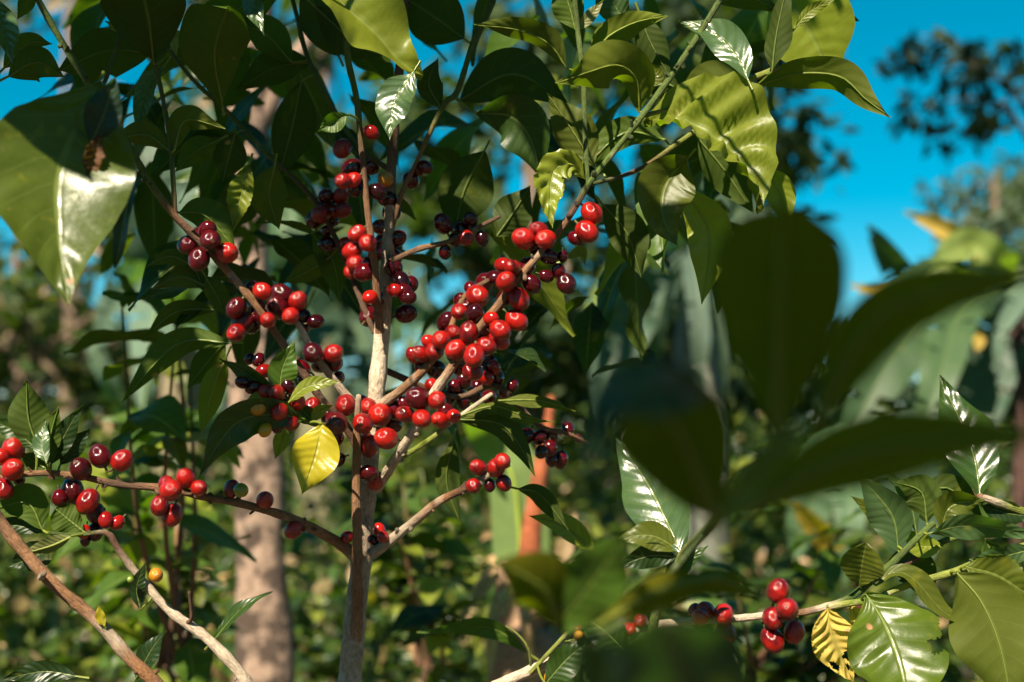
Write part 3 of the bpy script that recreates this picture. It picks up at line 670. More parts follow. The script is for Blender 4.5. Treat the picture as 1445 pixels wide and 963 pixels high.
A.branch([(550, 370, 1.02, 4.5, 'd'), (590, 352, 1.03, 4, 'b'), (630, 342, 1.035, 3.6, 'b'), (660, 328, 1.04, 3.2, 'd'), (705, 306, 1.045, 2.6, 'd')])
A.branch([(552, 325, 1.03, 4, 'd'), (568, 270, 1.03, 3.4, 'b'), (585, 235, 1.035, 3, 'b'), (625, 150, 1.03, 4, 'g'), (645, 130, 1.03, 4.2, 'g'), (668, 60, 1.03, 4, 'g'), (695, 5, 1.03, 3.6, 'g'), (710, -60, 1.02, 3, 'g')])
A.branch([(550, 240, 1.04, 4, 'd'), (500, 200, 1.05, 3.4, 'g'), (440, 95, 1.06, 3.6, 'g'), (418, 20, 1.06, 3.2, 'g'), (400, -60, 1.06, 3, 'g')])
A.branch([(528, 470, 1.04, 4, 'd'), (455, 300, 1.06, 3.6, 'd'), (375, 215, 1.06, 3.6, 'g'), (318, 155, 1.06, 3.4, 'g'), (270, 110, 1.06, 3, 'g'), (200, 20, 1.05, 3, 'g')])
A.branch([(536, 520, 1.04, 5, 'd'), (640, 560, 1.06, 4, 'd'), (700, 545, 1.07, 4, 'd'), (760, 600, 1.08, 3.5, 'd'), (800, 612, 1.09, 3, 'b'), (830, 625, 1.1, 2, 'b')])
A.branch([(560, 650, 1.0, 4, 'y'), (610, 618, 1.0, 3.6, 'y'), (648, 588, 1.0, 3, 'p'), (694, 556, 1.01, 3, 'p')])
A.branch([(906, 164, .97, 3, 'g'), (960, 150, .985, 3.4, 'y'), (1020, 132, .985, 4.2, 'y'), (1060, 112, .98, 4.4, 'y'), (1100, 95, .98, 4, 'y')])
A.branch([(830, 262, .97, 3, 'g'), (900, 240, 1.02, 3, 'd'), (960, 200, 1.02, 3.6, 'y'), (985, 182, 1.02, 3.4, 'y')])
A.branch([(480, 600, 1.0, 4, 'd'), (440, 598, .97, 3.2, 'g'), (416, 582, .965, 3, 'y'), (398, 566, .96, 2.6, 'y')])
# unseen limbs added above the frame to carry the shading leaves
for (x1, y1, d1, x2, y2, d2) in ((700, -350, .75, 900, -600, .5), (450, -350, .75, 250, -600, .5), (580, -400, .85, 560, -750, .6), (900, -250, .85, 1150, -420, .65), (300, -260, .85, 40, -420, .65)):
    A.branch([(580, -200, 1.0, 4, 'd'), ((580 + x1) / 2, -290, .9, 3.6, 'd'), (x1, y1, d1, 3, 'g'), (x2, y2, d2, 2, 'g')])

c = A.cherry
for q in """739 337 16;770 338 14.5;760 325 12;835 301 15;828 327 15;710 374 11;723 378 12;714 398 15.5;674 418 16.5;732 422 16;729 452 15.5;706 466 15;648 440 12;661 469 14;639 470 12;623 480 14.5;643 493 14.5;613 496 14.5;594 500 12.5;584 502 11;605 482 10;669 502 15.5;686 489 14;667 524 14;697 519 10;609 544 11;617 565 14;572 585 13;595 591 14.5;621 593 12.5
488 572 16.5;520 574 13;536 586 17;512 598 16;545 619 16.5;518 629 17;529 678 14;470 499 14;372 524 10.5;376 553 12;380 574 12;394 581 13;411 595 13;420 568 12;441 574 12;320 357 16;370 411 13;333 470 13;378 452 12;410 446 12.5;524 187 11;483 210 14;484 256 11.5;481 277 12.5;484 297 11.5;504 330 12.5;489 345 11;497 354 14;519 343 13;501 372 13;522 420 11;557 410 10;675 660 11.5;700 660 13.5;709 651 12;711 682 11.5;668 686 11.5
19 634 17;2 645 13;18 663 16.5;4 690 15.5;172 650 15;124 708 17;166 738 10.5;149 734 11;119 751 9;235 683 12;241 692 16;263 675 14.5;281 689 12.5;225 714 13;243 727 15;327 690 12.5;374 706 12.5;414 748 13;490 758 9;535 748 9;541 758 9""".replace('\n', ';').split(';'):
    x_, y_, r_ = map(float, q.split()); c(x_, y_, r_, 'R')
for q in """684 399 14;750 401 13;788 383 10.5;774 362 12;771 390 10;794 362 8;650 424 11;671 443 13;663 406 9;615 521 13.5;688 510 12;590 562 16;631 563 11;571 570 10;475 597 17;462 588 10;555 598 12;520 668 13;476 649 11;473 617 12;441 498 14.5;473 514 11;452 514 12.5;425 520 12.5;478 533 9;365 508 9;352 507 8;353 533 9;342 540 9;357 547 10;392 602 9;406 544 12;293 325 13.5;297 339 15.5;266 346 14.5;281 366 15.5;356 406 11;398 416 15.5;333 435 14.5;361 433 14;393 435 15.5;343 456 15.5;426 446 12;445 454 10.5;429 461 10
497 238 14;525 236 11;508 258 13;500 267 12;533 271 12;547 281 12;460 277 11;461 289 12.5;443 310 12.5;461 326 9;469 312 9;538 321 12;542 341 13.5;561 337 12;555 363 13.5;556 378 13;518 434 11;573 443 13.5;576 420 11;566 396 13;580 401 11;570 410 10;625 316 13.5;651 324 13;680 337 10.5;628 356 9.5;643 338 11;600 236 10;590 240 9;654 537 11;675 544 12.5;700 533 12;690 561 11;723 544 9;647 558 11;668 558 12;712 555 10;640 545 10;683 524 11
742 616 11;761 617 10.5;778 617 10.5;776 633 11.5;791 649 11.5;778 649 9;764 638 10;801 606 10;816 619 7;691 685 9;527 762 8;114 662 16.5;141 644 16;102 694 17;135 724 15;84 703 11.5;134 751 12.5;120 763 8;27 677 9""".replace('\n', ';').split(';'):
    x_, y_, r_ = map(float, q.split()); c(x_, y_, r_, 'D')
c(544, 253, 12, 'Y', 'yellow unripe cherry among dark red ones'); c(374, 607, 10.5, 'Y', 'yellow unripe cherry'); c(340, 692, 11, 'G', 'green unripe cherry'); c(364, 575, 12, 'Y', 'pale yellow cherry')
taken = [(q[0], q[1], q[2]) for q in A.ch]; seeds = [q for q in taken if q[1] < 610 and q[0] > 240]; k = 0
while k < 46:
    q = seeds[int(rng.integers(0, len(seeds)))]; a_ = U(0, 6.28); r_ = U(10, 14.5); x_, y_ = q[0] + math.cos(a_) * U(12, 24), q[1] + math.sin(a_) * U(12, 24)
    if any(math.hypot(x_ - p[0], y_ - p[1]) < 0.75 * max(r_, p[2]) for p in taken): continue
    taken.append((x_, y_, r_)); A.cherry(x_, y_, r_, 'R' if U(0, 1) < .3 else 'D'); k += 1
settle(A)

def Q(d0_, *xy, d1=None):
    n = len(xy) // 2; d1 = d0_ if d1 is None else d1
    return [(xy[2 * i], xy[2 * i + 1], d0_ + (d1 - d0_) * i / (n - 1)) for i in range(n)]
l = A.leaf; A.wf = 0.9
# upper left
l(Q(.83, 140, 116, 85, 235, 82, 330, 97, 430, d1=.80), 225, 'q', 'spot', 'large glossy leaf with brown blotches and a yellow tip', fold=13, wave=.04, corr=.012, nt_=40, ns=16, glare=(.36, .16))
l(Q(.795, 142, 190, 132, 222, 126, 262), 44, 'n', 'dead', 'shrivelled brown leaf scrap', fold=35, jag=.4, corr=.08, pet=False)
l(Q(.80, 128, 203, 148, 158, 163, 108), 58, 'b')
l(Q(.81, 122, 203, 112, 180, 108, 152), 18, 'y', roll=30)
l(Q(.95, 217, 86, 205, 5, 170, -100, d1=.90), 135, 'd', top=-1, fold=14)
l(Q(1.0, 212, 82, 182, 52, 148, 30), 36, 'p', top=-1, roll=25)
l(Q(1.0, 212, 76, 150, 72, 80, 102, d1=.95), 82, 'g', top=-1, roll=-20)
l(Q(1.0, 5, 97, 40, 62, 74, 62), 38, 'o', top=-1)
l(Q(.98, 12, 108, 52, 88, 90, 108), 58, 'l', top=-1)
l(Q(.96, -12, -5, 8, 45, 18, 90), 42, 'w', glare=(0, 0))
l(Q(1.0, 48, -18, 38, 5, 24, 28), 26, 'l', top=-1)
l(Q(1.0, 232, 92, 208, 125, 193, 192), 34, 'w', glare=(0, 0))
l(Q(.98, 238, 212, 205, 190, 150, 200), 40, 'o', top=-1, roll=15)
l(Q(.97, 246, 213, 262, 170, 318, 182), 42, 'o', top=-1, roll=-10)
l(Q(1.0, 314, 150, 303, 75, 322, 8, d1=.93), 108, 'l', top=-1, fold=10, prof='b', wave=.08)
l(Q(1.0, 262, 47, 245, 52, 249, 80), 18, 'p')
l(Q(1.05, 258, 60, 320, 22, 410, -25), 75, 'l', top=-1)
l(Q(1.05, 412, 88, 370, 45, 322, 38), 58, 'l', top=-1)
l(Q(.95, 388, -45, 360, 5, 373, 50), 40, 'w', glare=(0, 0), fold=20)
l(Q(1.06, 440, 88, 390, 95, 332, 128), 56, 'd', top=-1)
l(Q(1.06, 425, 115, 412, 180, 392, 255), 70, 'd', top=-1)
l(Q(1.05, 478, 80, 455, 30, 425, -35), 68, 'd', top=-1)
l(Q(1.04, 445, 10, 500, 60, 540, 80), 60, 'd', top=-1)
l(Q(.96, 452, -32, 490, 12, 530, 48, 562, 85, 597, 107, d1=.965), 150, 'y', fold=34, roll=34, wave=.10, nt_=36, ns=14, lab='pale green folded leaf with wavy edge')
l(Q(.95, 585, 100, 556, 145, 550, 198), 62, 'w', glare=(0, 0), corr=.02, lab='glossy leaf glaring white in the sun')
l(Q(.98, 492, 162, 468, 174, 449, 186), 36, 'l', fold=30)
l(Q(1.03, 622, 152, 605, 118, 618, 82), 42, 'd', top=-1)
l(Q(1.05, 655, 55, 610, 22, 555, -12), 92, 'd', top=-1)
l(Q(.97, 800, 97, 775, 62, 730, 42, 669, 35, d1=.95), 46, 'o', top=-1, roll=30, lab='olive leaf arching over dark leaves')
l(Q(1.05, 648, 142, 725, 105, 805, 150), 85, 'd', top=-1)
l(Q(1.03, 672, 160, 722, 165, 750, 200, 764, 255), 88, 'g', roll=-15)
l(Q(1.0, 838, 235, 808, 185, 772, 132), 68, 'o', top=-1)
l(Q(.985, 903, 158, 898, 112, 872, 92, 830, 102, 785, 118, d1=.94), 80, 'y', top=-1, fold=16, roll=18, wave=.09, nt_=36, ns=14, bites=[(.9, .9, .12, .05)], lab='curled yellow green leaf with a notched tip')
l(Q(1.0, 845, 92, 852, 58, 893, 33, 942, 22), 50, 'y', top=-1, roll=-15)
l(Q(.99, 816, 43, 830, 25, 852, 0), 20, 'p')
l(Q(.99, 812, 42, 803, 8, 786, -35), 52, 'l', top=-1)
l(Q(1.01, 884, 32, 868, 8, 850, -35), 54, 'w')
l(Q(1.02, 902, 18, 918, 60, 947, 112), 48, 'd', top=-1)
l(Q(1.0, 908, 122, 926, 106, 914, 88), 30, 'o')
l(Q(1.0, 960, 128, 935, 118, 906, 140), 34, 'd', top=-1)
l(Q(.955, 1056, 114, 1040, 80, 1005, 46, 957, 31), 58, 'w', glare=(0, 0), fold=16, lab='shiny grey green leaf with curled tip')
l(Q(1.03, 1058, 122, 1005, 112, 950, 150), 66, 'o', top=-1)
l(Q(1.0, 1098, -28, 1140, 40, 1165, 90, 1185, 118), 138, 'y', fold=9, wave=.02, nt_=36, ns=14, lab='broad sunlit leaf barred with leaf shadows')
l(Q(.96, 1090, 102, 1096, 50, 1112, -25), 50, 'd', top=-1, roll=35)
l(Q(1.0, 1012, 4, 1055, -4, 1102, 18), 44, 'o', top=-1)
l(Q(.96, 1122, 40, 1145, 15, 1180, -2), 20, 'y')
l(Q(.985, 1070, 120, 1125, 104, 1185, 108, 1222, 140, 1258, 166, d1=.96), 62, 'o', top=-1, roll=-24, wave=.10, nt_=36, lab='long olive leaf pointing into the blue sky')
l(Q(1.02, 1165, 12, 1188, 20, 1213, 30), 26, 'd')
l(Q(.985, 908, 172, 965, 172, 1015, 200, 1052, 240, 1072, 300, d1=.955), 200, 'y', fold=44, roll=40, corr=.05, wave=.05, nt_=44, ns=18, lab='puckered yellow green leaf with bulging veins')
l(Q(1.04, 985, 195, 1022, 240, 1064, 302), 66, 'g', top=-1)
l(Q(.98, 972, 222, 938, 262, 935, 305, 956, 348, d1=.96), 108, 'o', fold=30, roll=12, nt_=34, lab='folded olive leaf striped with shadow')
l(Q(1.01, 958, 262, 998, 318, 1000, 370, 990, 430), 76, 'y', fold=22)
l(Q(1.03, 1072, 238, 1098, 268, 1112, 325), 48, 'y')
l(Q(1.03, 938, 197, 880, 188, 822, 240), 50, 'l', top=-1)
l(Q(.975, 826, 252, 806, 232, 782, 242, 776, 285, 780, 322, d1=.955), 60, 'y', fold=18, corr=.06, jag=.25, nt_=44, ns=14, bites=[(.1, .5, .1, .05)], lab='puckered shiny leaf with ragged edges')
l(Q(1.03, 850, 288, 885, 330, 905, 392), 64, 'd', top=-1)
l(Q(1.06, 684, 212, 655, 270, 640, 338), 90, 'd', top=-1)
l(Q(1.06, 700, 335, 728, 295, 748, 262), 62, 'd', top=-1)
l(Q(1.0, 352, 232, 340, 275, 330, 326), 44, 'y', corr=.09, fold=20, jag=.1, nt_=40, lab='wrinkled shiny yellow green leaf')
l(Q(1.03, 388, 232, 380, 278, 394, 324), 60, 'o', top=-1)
l(Q(1.03, 308, 198, 275, 215, 247, 243), 44, 'l', top=-1)
l(Q(1.04, 332, 188, 322, 225, 314, 257), 54, 'd', top=-1)
l(Q(1.0, 252, 300, 290, 305, 332, 352), 58, 'l', top=-1)
# left middle
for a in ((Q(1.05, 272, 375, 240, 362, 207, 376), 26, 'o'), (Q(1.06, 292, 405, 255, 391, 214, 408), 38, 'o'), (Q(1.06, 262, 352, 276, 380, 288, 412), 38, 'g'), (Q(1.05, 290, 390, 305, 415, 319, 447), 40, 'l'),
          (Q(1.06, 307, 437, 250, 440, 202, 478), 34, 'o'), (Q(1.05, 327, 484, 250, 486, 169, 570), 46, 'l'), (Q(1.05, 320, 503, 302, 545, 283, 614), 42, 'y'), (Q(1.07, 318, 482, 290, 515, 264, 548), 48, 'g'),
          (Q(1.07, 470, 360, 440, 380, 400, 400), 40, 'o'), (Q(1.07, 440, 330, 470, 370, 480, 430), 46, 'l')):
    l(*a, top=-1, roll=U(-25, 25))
# little shoot by the yellow leaf
l(Q(.965, 394, 566, 355, 532, 310, 506), 32, 'g', roll=20)
l(Q(.96, 395, 562, 398, 522, 416, 482), 48, 'l', fold=16)
l(Q(.955, 407, 568, 436, 545, 482, 538), 26, 'y', roll=25)
l(Q(.96, 400, 567, 370, 563, 336, 583), 28, 'y', roll=-25)
l(Q(.96, 428, 592, 385, 585, 330, 600, 279, 673, d1=.93), 66, 'g', roll=20, lab='long dark green leaf curving down beside the yellow leaf')
l(Q(.955, 454, 598, 446, 640, 426, 698, d1=.94), 76, 'Y', 'spot', fold=10, corr=.01, lab='bright yellow leaf hanging below the cherries')
l(Q(.97, 440, 596, 452, 580, 470, 572), 20, 'y')
l(Q(.98, 446, 598, 430, 582, 420, 568), 30, 'g')
l(Q(1.0, 402, 600, 398, 622, 388, 648), 26, 'y')
# left edge spray on the horizontal branch
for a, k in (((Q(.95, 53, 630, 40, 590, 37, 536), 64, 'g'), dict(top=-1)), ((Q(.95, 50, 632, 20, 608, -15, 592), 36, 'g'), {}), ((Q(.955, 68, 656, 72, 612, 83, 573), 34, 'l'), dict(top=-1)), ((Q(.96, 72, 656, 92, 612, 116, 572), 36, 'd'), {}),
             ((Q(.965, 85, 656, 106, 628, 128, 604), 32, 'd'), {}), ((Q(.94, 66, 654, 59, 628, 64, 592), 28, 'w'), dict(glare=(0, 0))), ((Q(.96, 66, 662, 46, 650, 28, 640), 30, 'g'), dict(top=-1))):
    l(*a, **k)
# right middle
for a, k in (((Q(1.0, 643, 590, 695, 574, 740, 588, 785, 597), 30, 'o'), dict(roll=40, top=-1)), ((Q(1.0, 645, 592, 705, 598, 735, 632, 756, 674), 40, 'd'), dict(top=-1)), ((Q(1.02, 700, 566, 760, 566, 812, 581), 24, 'o'), dict(top=-1, roll=30)),
             ((Q(1.03, 730, 690, 762, 698, 802, 748), 32, 'd'), dict(top=-1)), ((Q(1.06, 842, 780, 795, 742, 746, 728), 38, 'y'), {}), ((Q(1.15, 748, 924, 690, 886, 588, 892), 34, 'l'), dict(roll=30)),
             ((Q(1.05, 640, 620, 630, 680, 650, 740), 40, 'd'), dict(top=-1)), ((Q(1.0, 800, 365, 820, 355, 826, 375), 18, 'y'), {})):
    l(*a, **k)

# ---- foliage: crown leaves behind, plus unseen leaves added outside the frame to cast shade
KEEP = [(640, 500, .97, 75), (700, 440, .96, 60), (740, 390, .96, 45), (760, 335, .96, 36), (832, 314, .96, 26), (515, 600, .98, 60), (590, 570, .97, 40), (537, 510, 1.03, 22), (535, 545, 1.03, 16), (500, 345, 1.0, 24), (484, 275, 1.0, 18), (483, 210, 1.0, 12), (544, 253, 1.0, 11),
        (470, 498, 1.01, 12), (430, 575, 1.0, 40), (440, 640, .95, 42), (390, 590, 1.0, 30), (320, 357, .98, 15), (370, 412, .99, 11), (690, 668, .97, 40), (600, 720, .99, 40), (20, 660, .95, 40), (140, 690, .96, 60), (240, 700, .96, 50), (350, 705, .97, 50), (440, 745, .98, 40),
        (95, 330, .81, 62), (140, 270, .81, 30), (535, 55, .955, 80), (560, 155, .95, 34), (1040, 190, .96, 60), (1165, 55, .99, 30), (1000, 60, .99, 45), (870, 90, .97, 50), (820, 105, .95, 40), (930, 260, .97, 32), (995, 330, 1.0, 40), (780, 280, .96, 35), (755, 230, 1.02, 16), (1200, 125, .97, 40),
        (735, 60, .97, 40), (890, 40, 1.0, 45), (340, 285, 1.0, 26), (965, 120, .98, 30), (500, 800, 1.0, 50), (495, 920, 1.02, 40), (60, 600, .95, 60), (940, 700, .93, 60), (1100, 865, .97, 60), (1270, 900, .95, 80), (1010, 875, .97, 40), (1240, 720, 1.0, 60), (1365, 600, 1.0, 40), (1380, 850, .97, 70), (200, 860, .95, 160), (850, 800, .62, 40), (1250, 800, .98, 60)]
KT = [(W(x, y, d_), r_ * d_ / K) for x, y, d_, r_ in KEEP]
def blocks(p, hw):
    for q, r_ in KT:
        v = p - q; s_ = v.dot(SUN)
        if s_ > 0.02 and (v - SUN * s_).length < r_ + hw: return True
    return False
def in_frame(p, mar=0):
    x, y, d_ = proj(p)
    return d_ > 0.02 and -mar < x < 1445 + mar and -mar < y < 963 + mar
def filler(mb, p, dirv, nrm, ln, w, col, res=(12, 6)):
    T = dirv.normalized(); bend = Vector((0, 0, -1)) * ln * U(0.05, 0.22)
    P3 = [p, p + T * ln * 0.5 + Vector((0, 0, ln * 0.03)), p + T * ln + bend]
    leaf_geo(mb, P3, w, col, hint=nrm, nt_=res[0], ns=res[1], rib=False, fold=U(5, 28), wave=U(.04, .14), curl=U(-.1, .25))
def shades(parent, n_try, box, srange, cols, hw=0.016, mar=90, extra=()):  # unseen leaves added toward the sun, sparing the spots kept lit
    mb = MB(); k = 0
    for x, y, d_, s_, ln in extra:
        p = W(x, y, d_) + SUN * s_; dr = Vector((.8, -.4, -.3)).normalized(); filler(mb, p - dr * ln / 2, dr, SUN, ln, ln * .48, LC['g'])
    for _ in range(n_try):
        x, y, d_ = U(*box[0]), U(*box[1]), U(*box[2]); s_ = U(*srange)
        p = W(x, y, d_) + SUN * s_
        if in_frame(p, mar * 1.0 / max(0.3, (p - CAM).dot(FW))) or (p - CAM).length < 0.22: continue
        if blocks(p, hw + 0.008): continue
        pj = proj(p)
        if pj[2] > .3 and 1060 < pj[0] < 1500 and -300 < pj[1] < 300: continue
        dr = Vector((U(-1, 1), U(-1, 1), U(-.7, .2))); nr = (Vector((U(-.5, .5), U(-.5, .5), 1)) + SUN * 0.5)
        ln = U(.08, .13); pc = p - dr.normalized() * ln / 2
        filler(mb, pc, dr, nr.normalized(), ln, ln * U(.38, .48), LC[cols[int(U(0, len(cols)))]]); k += 1
    print('shade leaves', k)
    ob = mb.build('foliage', M['leaf'], parent); ob['kind'] = 'stuff'; return ob
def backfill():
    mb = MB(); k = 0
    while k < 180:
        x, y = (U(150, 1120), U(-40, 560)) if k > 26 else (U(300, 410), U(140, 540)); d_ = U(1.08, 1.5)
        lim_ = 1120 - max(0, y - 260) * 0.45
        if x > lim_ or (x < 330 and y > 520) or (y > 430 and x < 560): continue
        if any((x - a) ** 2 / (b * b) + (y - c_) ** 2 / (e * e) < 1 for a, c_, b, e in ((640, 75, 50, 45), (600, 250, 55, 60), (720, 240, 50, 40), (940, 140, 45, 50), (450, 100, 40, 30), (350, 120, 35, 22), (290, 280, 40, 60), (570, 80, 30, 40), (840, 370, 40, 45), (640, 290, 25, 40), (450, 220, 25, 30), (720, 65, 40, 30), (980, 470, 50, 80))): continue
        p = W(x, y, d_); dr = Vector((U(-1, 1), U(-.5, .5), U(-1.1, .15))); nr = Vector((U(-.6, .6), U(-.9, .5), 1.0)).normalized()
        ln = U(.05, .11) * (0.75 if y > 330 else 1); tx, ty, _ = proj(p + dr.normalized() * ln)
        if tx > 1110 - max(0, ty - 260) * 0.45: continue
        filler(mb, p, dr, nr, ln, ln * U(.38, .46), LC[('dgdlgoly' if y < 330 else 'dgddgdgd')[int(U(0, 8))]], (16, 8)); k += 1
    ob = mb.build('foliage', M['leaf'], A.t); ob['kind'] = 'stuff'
backfill()
shades(A.t, 560, ((-60, 1180), (-60, 480), (.95, 1.35)), (.30, .85), 'ggdl', extra=[(30, 165, .82, .34, .12), (95, 150, .82, .38, .11)])

# ---- smaller coffee shrubs standing in the middle distance
def bushy(label, px, d_, top, xr, n, nb, ls, cols):
    ft = dn(px, 800, d_, 8); S_ = Shrub(label, ft[:3]); mb = MB()
    for b in range(nb):
        x1 = U(*xr); y1 = U(top, top + 230); dd = d_ + U(-.25, .25); kx = (px + x1) / 2 + U(-20, 20)
        S_.branch([(px + U(-14, 14), 940, d_, 4.5, 'd'), (kx, (940 + y1) / 2 + U(-20, 60), (d_ + dd) / 2, 3.2, 'b'), (x1, y1, dd, 1.6, 'g')], foot=ft if b == 0 else None, n=30)
        ob, P, r_ = S_.br[-1]
        for _ in range(n // nb):
            q = Vector(P[int(U(18, 60))]); a_ = U(0, 6.28); dr = Vector((math.cos(a_), math.sin(a_) * .8, U(-.5, .5))); ln = ls * U(.6, 1.25)
            filler(mb, q, dr, Vector((U(-.5, .5), U(-.8, .3), 1)).normalized(), ln, ln * U(.36, .46), LC[cols[int(U(0, len(cols)))]], (10, 4))
    ob = mb.build('foliage', M['leaf'], S_.t); ob['kind'] = 'stuff'
bushy('leafy young coffee shrub left of the tan trunk, out of focus', 230, 1.75, 590, (130, 320), 130, 8, .075, 'glloy')
bushy('leafy coffee shrub behind the shrub trunk, out of focus', 600, 1.9, 640, (520, 650), 90, 6, .08, 'gldoy')
bushy('low coffee shrub in the shade behind the spotted leaf', 1060, 1.9, 700, (850, 1250), 140, 9, .08, 'gdlo')
bushy('slender coffee shrub with drooping leaves left of the red clusters', 250, 1.5, 350, (170, 330), 60, 5, .09, 'llyo')

# ---- bare-stemmed shrub at the lower left
f1 = foot(330, .93, 16)
B = Shrub('low coffee shrub of two bare bark stems at the lower left', f1[:3])
B.branch([(360, 985, .945, 8.5, 'p'), (335, 945, .945, 8, 'p'), (290, 900, .945, 7.2, 'p'), (235, 858, .945, 6.2, 'p'), (190, 806, .945, 5.2, 't'), (165, 772, .945, 4.6, 'd'), (150, 752, .945, 4, 'd'), (110, 755, .945, 2.6, 'g'), (70, 752, .94, 2.0, 'g')], foot=f1, knob=.22, kstep=.022, scars=26)
B.branch([(245, 1005, .93, 9.5, 't'), (222, 968, .93, 9.5, 'b'), (186, 932, .93, 9, 'b'), (152, 893, .93, 8.5, 't'), (120, 862, .93, 8.5, 'b'), (66, 815, .93, 8.5, 'b'), (22, 764, .93, 8.5, 'b'), (-15, 715, .93, 8, 'd')], foot=(f1[0], f1[1], f1[2], f1[3] * .8), knob=.22, kstep=.02, scars=30)
B.branch([(58, 815, .925, 5, 't'), (60, 812, .915, 4.5, 't'), (62, 810, .908, 3.8, 'd')], name='stub', n=10)
B.branch([(262, 880, .945, 4, 'd'), (270, 872, .94, 2.5, 'd'), (267, 835, .935, 1.8, 'd')], name='stub', n=14, knob=.05)
B.cherry(220, 812, 11, 'Y', 'lone yellow unripe cherry'); B.cherry(184, 818, 5.5, 'G', 'small green cherry')
settle(B)
for a, k in (((Q(.945, 60, 748, 38, 710, -15, 720), 54, 'l'), dict(top=-1)), ((Q(.95, 118, 750, 100, 736, 78, 718), 46, 'l'), dict(top=-1, prof='b')), ((Q(.94, 100, 757, 72, 770, 33, 781), 26, 'p'), dict(top=-1, roll=25)),
             ((Q(.95, 62, 752, 20, 742, -25, 750), 24, 'd'), {}), ((Q(.95, 80, 765, 50, 785, 10, 800), 44, 'd'), {}), ((Q(.94, 198, 860, 193, 828, 206, 793), 22, 'd'), {}), ((Q(.925, 148, 884, 142, 870, 139, 854), 14, 'Y'), {}),
             ((Q(1.0, 300, 905, 340, 860, 385, 835), 22, 'g'), dict(roll=40)), ((Q(1.0, 190, 960, 215, 915, 235, 890), 34, 'd'), dict(roll=30)), ((Q(.98, 110, 955, 60, 948, 0, 960), 30, 'd'), {})):
    B.leaf(*a, **k)

# ---- in-focus shrub at the lower right
f2 = foot(1180, 1.0, 14)
Cc = Shrub('coffee shrub with one cherry cluster and glossy spotted leaf, lower right', f2[:3])
Cc.branch([(800, 925, .985, 8, 'p'), (880, 893, .98, 6.5, 'p'), (960, 878, .975, 5.8, 'p'), (1040, 873, .97, 5.2, 'p'), (1085, 868, .97, 5, 'p'), (1130, 865, .97, 5, 'b'), (1160, 858, .97, 5, 'p'), (1195, 846, .97, 5, 'g'), (1225, 824, .97, 5, 'g'), (1262, 792, .97, 4.8, 'g'), (1296, 758, .97, 4.4, 'g'), (1318, 738, .97, 4, 'g')], foot=None)
Cc.branch([(1160, 858, .972, 4.5, 'p'), (1195, 852, .965, 5, 'y'), (1235, 846, .965, 4.6, 'g'), (1262, 833, .965, 4.6, 'y'), (1300, 820, .965, 4.8, 'y'), (1350, 806, .968, 5.2, 'y'), (1390, 788, .975, 4.2, 'g'), (1460, 765, .98, 4, 'y')])
Cc.branch([(1230, 820, .975, 4, 'g'), (1280, 795, .99, 4.6, 'd'), (1330, 765, 1.0, 4.6, 'g'), (1365, 755, 1.0, 3, 'y')])
Cc.branch([(1470, 730, .99, 6, 'y'), (1425, 716, .985, 5.5, 'y'), (1398, 706, .98, 5.2, 'p'), (1380, 700, .98, 4.5, 'b')])
Cc.branch([(640, 1010, 1.0, 9, 'p'), (700, 970, .99, 8.5, 'p'), (760, 942, .985, 8, 'p'), (810, 922, .985, 7.5, 'p')], foot=foot(600, 1.05, 16))
Cc.branch([(748, 950, .98, 3, 'y'), (790, 905, .975, 3.2, 'y'), (830, 862, .97, 3, 'y'), (846, 838, .97, 2.4, 'y')])
Cc.branch([(750, 948, .985, 2, 'g'), (745, 915, .98, 1.8, 'y'), (730, 895, .98, 1.5, 'y'), (714, 884, .98, 1.2, 'y')], knob=.04)
for q in '1098 834 17;1111 860 17;1091 873 16.5;1121 892 15.5;1090 903 17;1021 867 15.5;1024 894 15.5;996 861 12.5;988 871 13;980 862 10;906 877 10.5;887 888 11;904 877 11;814 886 8'.split(';'):
    x_, y_, r_ = map(float, q.split()); Cc.cherry(x_, y_, r_, 'R')
Cc.cherry(778, 957, 11, 'Y', 'orange cherry'); Cc.cherry(816, 897, 7, 'Y', 'orange cherry')
settle(Cc)
l = Cc.leaf
l(Q(.955, 1222, 838, 1248, 880, 1272, 945, 1285, 1030, d1=.92), 140, 'k', 'spot', 'glossy sunlit leaf with tan spots and bitten holes', fold=9, nt_=110, ns=52, corr=.014, bites=[(.04, .50, .12, .035), (.13, .515, .07, .026), (.0, .44, .04, .05), (.16, .48, .03, .02)], glare=(0.05, 0))
l(Q(.965, 1168, 858, 1172, 890, 1186, 925, 1204, 962), 80, 'D', 'dead', 'withered yellow leaf with torn holes', fold=20, corr=.05, wave=.1, jag=.3, nt_=80, ns=40, bites=[(.3, .66, .16, .09), (.8, .72, .1, .07), (.45, .8, .08, .05)])
l(Q(.98, 1200, 852, 1212, 885, 1208, 930), 38, 'D', 'dead', 'withered yellow leaf', fold=25, jag=.2)
l(Q(.965, 1213, 826, 1216, 796, 1222, 766, d1=.95), 76, 'o', fold=38, wave=.02, prof='b')
l(Q(.96, 1236, 826, 1262, 808, 1290, 818, 1330, 862, 1382, 893), 36, 'o', roll=35, fold=20)
l(Q(.955, 1350, 808, 1385, 850, 1412, 915, 1430, 1010, d1=.93), 125, 'o', top=-1, fold=8, nt_=36, ns=14, lab='large olive leaf seen from below with dark veins')
l(Q(.96, 1362, 800, 1408, 812, 1460, 845), 74, 'o', fold=15, jag=.15, nt_=44, ns=20, bites=[(.9, .6, .2, .1), (.1, .8, .12, .06)], lab='ragged bitten leaf at the branch tip')
l(Q(.98, 1268, 778, 1258, 725, 1212, 670), 64, 'w', fold=18, roll=10)
l(Q(.985, 1262, 766, 1240, 728, 1200, 700), 28, 'o', roll=20)
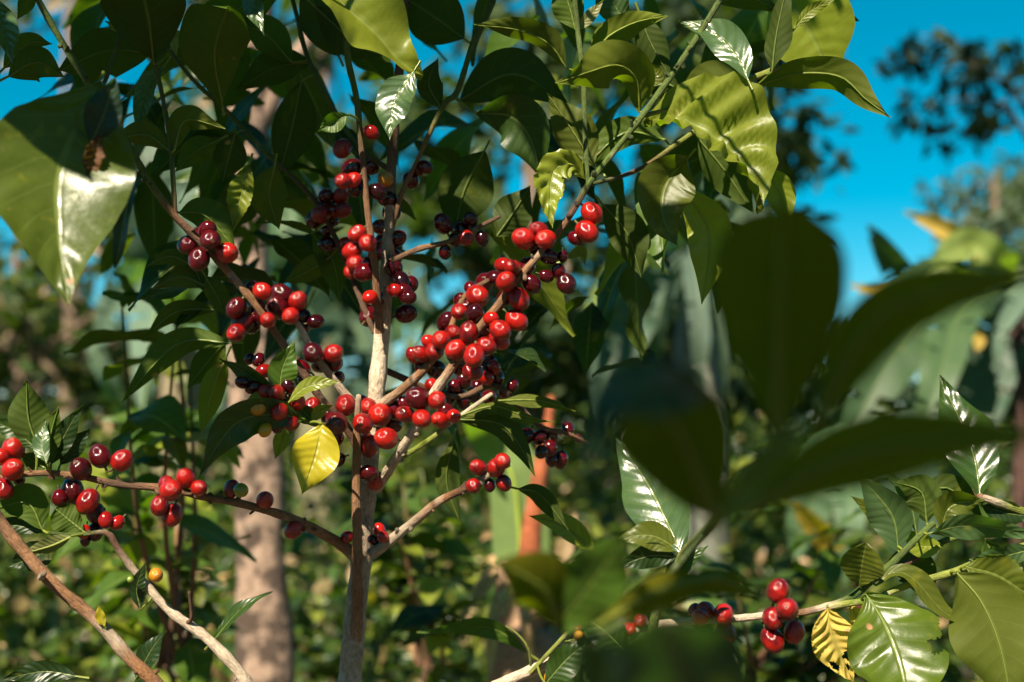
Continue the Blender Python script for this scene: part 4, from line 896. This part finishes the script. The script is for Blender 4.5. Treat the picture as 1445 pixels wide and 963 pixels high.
l(Q(.975, 1308, 738, 1300, 695, 1262, 680), 56, 'g', top=-1)
l(Q(.98, 1294, 754, 1282, 705, 1243, 655), 22, 'w')
l(Q(.97, 1328, 748, 1342, 714, 1390, 706), 54, 'o', roll=-20, fold=24)
l(Q(.98, 1384, 704, 1370, 630, 1326, 532, d1=.97), 80, 'g', fold=14, ns=14, nt_=36, glare=(.1, .1), lab='upright glossy leaf with pale midrib')
l(Q(.965, 1310, 754, 1370, 742, 1465, 757), 44, 'w', roll=-35)
l(Q(.985, 1385, 714, 1420, 724, 1460, 730), 36, 'd')
l(Q(.97, 1460, 775, 1410, 786, 1368, 790), 36, 'w', roll=25)
l(Q(1.0, 1248, 798, 1290, 800, 1312, 855), 58, 'd', top=-1)
l(Q(1.0, 1300, 700, 1340, 690, 1390, 740), 50, 'd', top=-1)
l(Q(.985, 1330, 770, 1300, 770, 1275, 745), 36, 'y')
l(Q(1.0, 1390, 760, 1420, 830, 1400, 880), 60, 'g')
l(Q(.955, 885, 922, 852, 890, 812, 862), 52, 'g', ns=12)
l(Q(.975, 800, 905, 830, 898, 860, 890), 16, 'o')
l(Q(.96, 770, 965, 800, 930, 830, 905), 46, 'g')

# ---- blurred shoot close to the camera
f3 = foot(1010, .80, 20)
E = Shrub('coffee shoot of big dark leaves close to the camera, out of focus', f3[:3])
E.branch([(900, 1010, .93, 6.5, 'b'), (918, 900, .93, 6.5, 'g'), (934, 842, .92, 6.8, 'y'), (964, 784, .90, 7, 'y'), (1000, 745, .74, 7.5, 'g'), (1050, 680, .56, 8, 'g'), (1085, 635, .44, 8, 'g'), (1097, 608, .415, 7, 'g')], foot=f3, knob=.06)
E.branch([(1000, 745, .78, 3, 'g'), (900, 860, .60, 5, 'g'), (830, 900, .56, 5, 'g'), (788, 886, .555, 4, 'g')], knob=.05)
l = E.leaf; FG = dict(fold=15, ribr=.0017, wave=.05)
l(Q(0.418, 1096, 618, 1098, 500, 1100, 390, 1106, 288, d1=0.385), 196, 'f', 'dull', top=-1, prof='b', **FG, lab='large upright dark olive leaf, blurred')
l(Q(0.426, 1150, 600, 1230, 462, 1330, 412, 1475, 382, d1=0.377), 100, 'f', 'dull', top=-1, **FG, roll=18)
l(Q(0.410, 1050, 722, 1180, 652, 1320, 622, 1500, 612, d1=0.344), 110, 'f', 'dull', top=-1, **FG, roll=10)
l(Q(0.410, 1010, 735, 972, 640, 930, 570, 868, 512, d1=0.353), 175, 'f', 'dull', top=-1, **FG)
l(Q(0.385, 1010, 560, 930, 545, 860, 575, 832, 660, d1=0.295), 95, 'b', roll=-10)
l(Q(0.451, 995, 752, 1070, 668, 1145, 582, d1=0.394), 52, 'l')
l(Q(0.558, 782, 890, 840, 815, 886, 748, d1=0.522), 96, 'l', fold=8, lab='green leaf with a yellow spot, slightly blurred')
l(Q(0.558, 790, 882, 765, 830, 700, 792, d1=0.522), 98, 'f', 'dull', top=-1, **FG)
l(Q(0.377, 985, 1075, 958, 965, 930, 866, d1=0.328), 190, 'b', fold=8, prof='b', lab='dark bluish leaf at the bottom edge, blurred')
l(Q(0.377, 905, 1050, 862, 970, 812, 895, d1=0.344), 110, 'b', fold=8)
l(Q(0.558, 1015, 812, 930, 834, 838, 884, d1=0.522), 52, 'f', 'dull', top=-1, **FG)
l(Q(0.558, 955, 836, 1010, 818, 1075, 844), 42, 'f', 'dull', top=-1, **FG)
l(Q(.905, 962, 783, 938, 730, 912, 680, 870, 618, d1=.93), 96, 'w', fold=10, nt_=40, ns=16, glare=(-.16, 0), lab='glossy leaf with white glare and pale midrib')
l(Q(.91, 960, 778, 920, 756, 868, 760), 42, 'o', roll=-15)
l(Q(.91, 955, 786, 915, 785, 872, 800), 40, 'd', roll=20)
l(Q(.92, 940, 838, 960, 800, 1000, 770), 30, 'g')
shades(E.t, 300, ((840, 1445), (270, 720), (.34, .46)), (.22, .7), 'dgo', mar=60)  # unseen leaves added to hold the near shoot in shade
print('hand leaves', LEAFN)
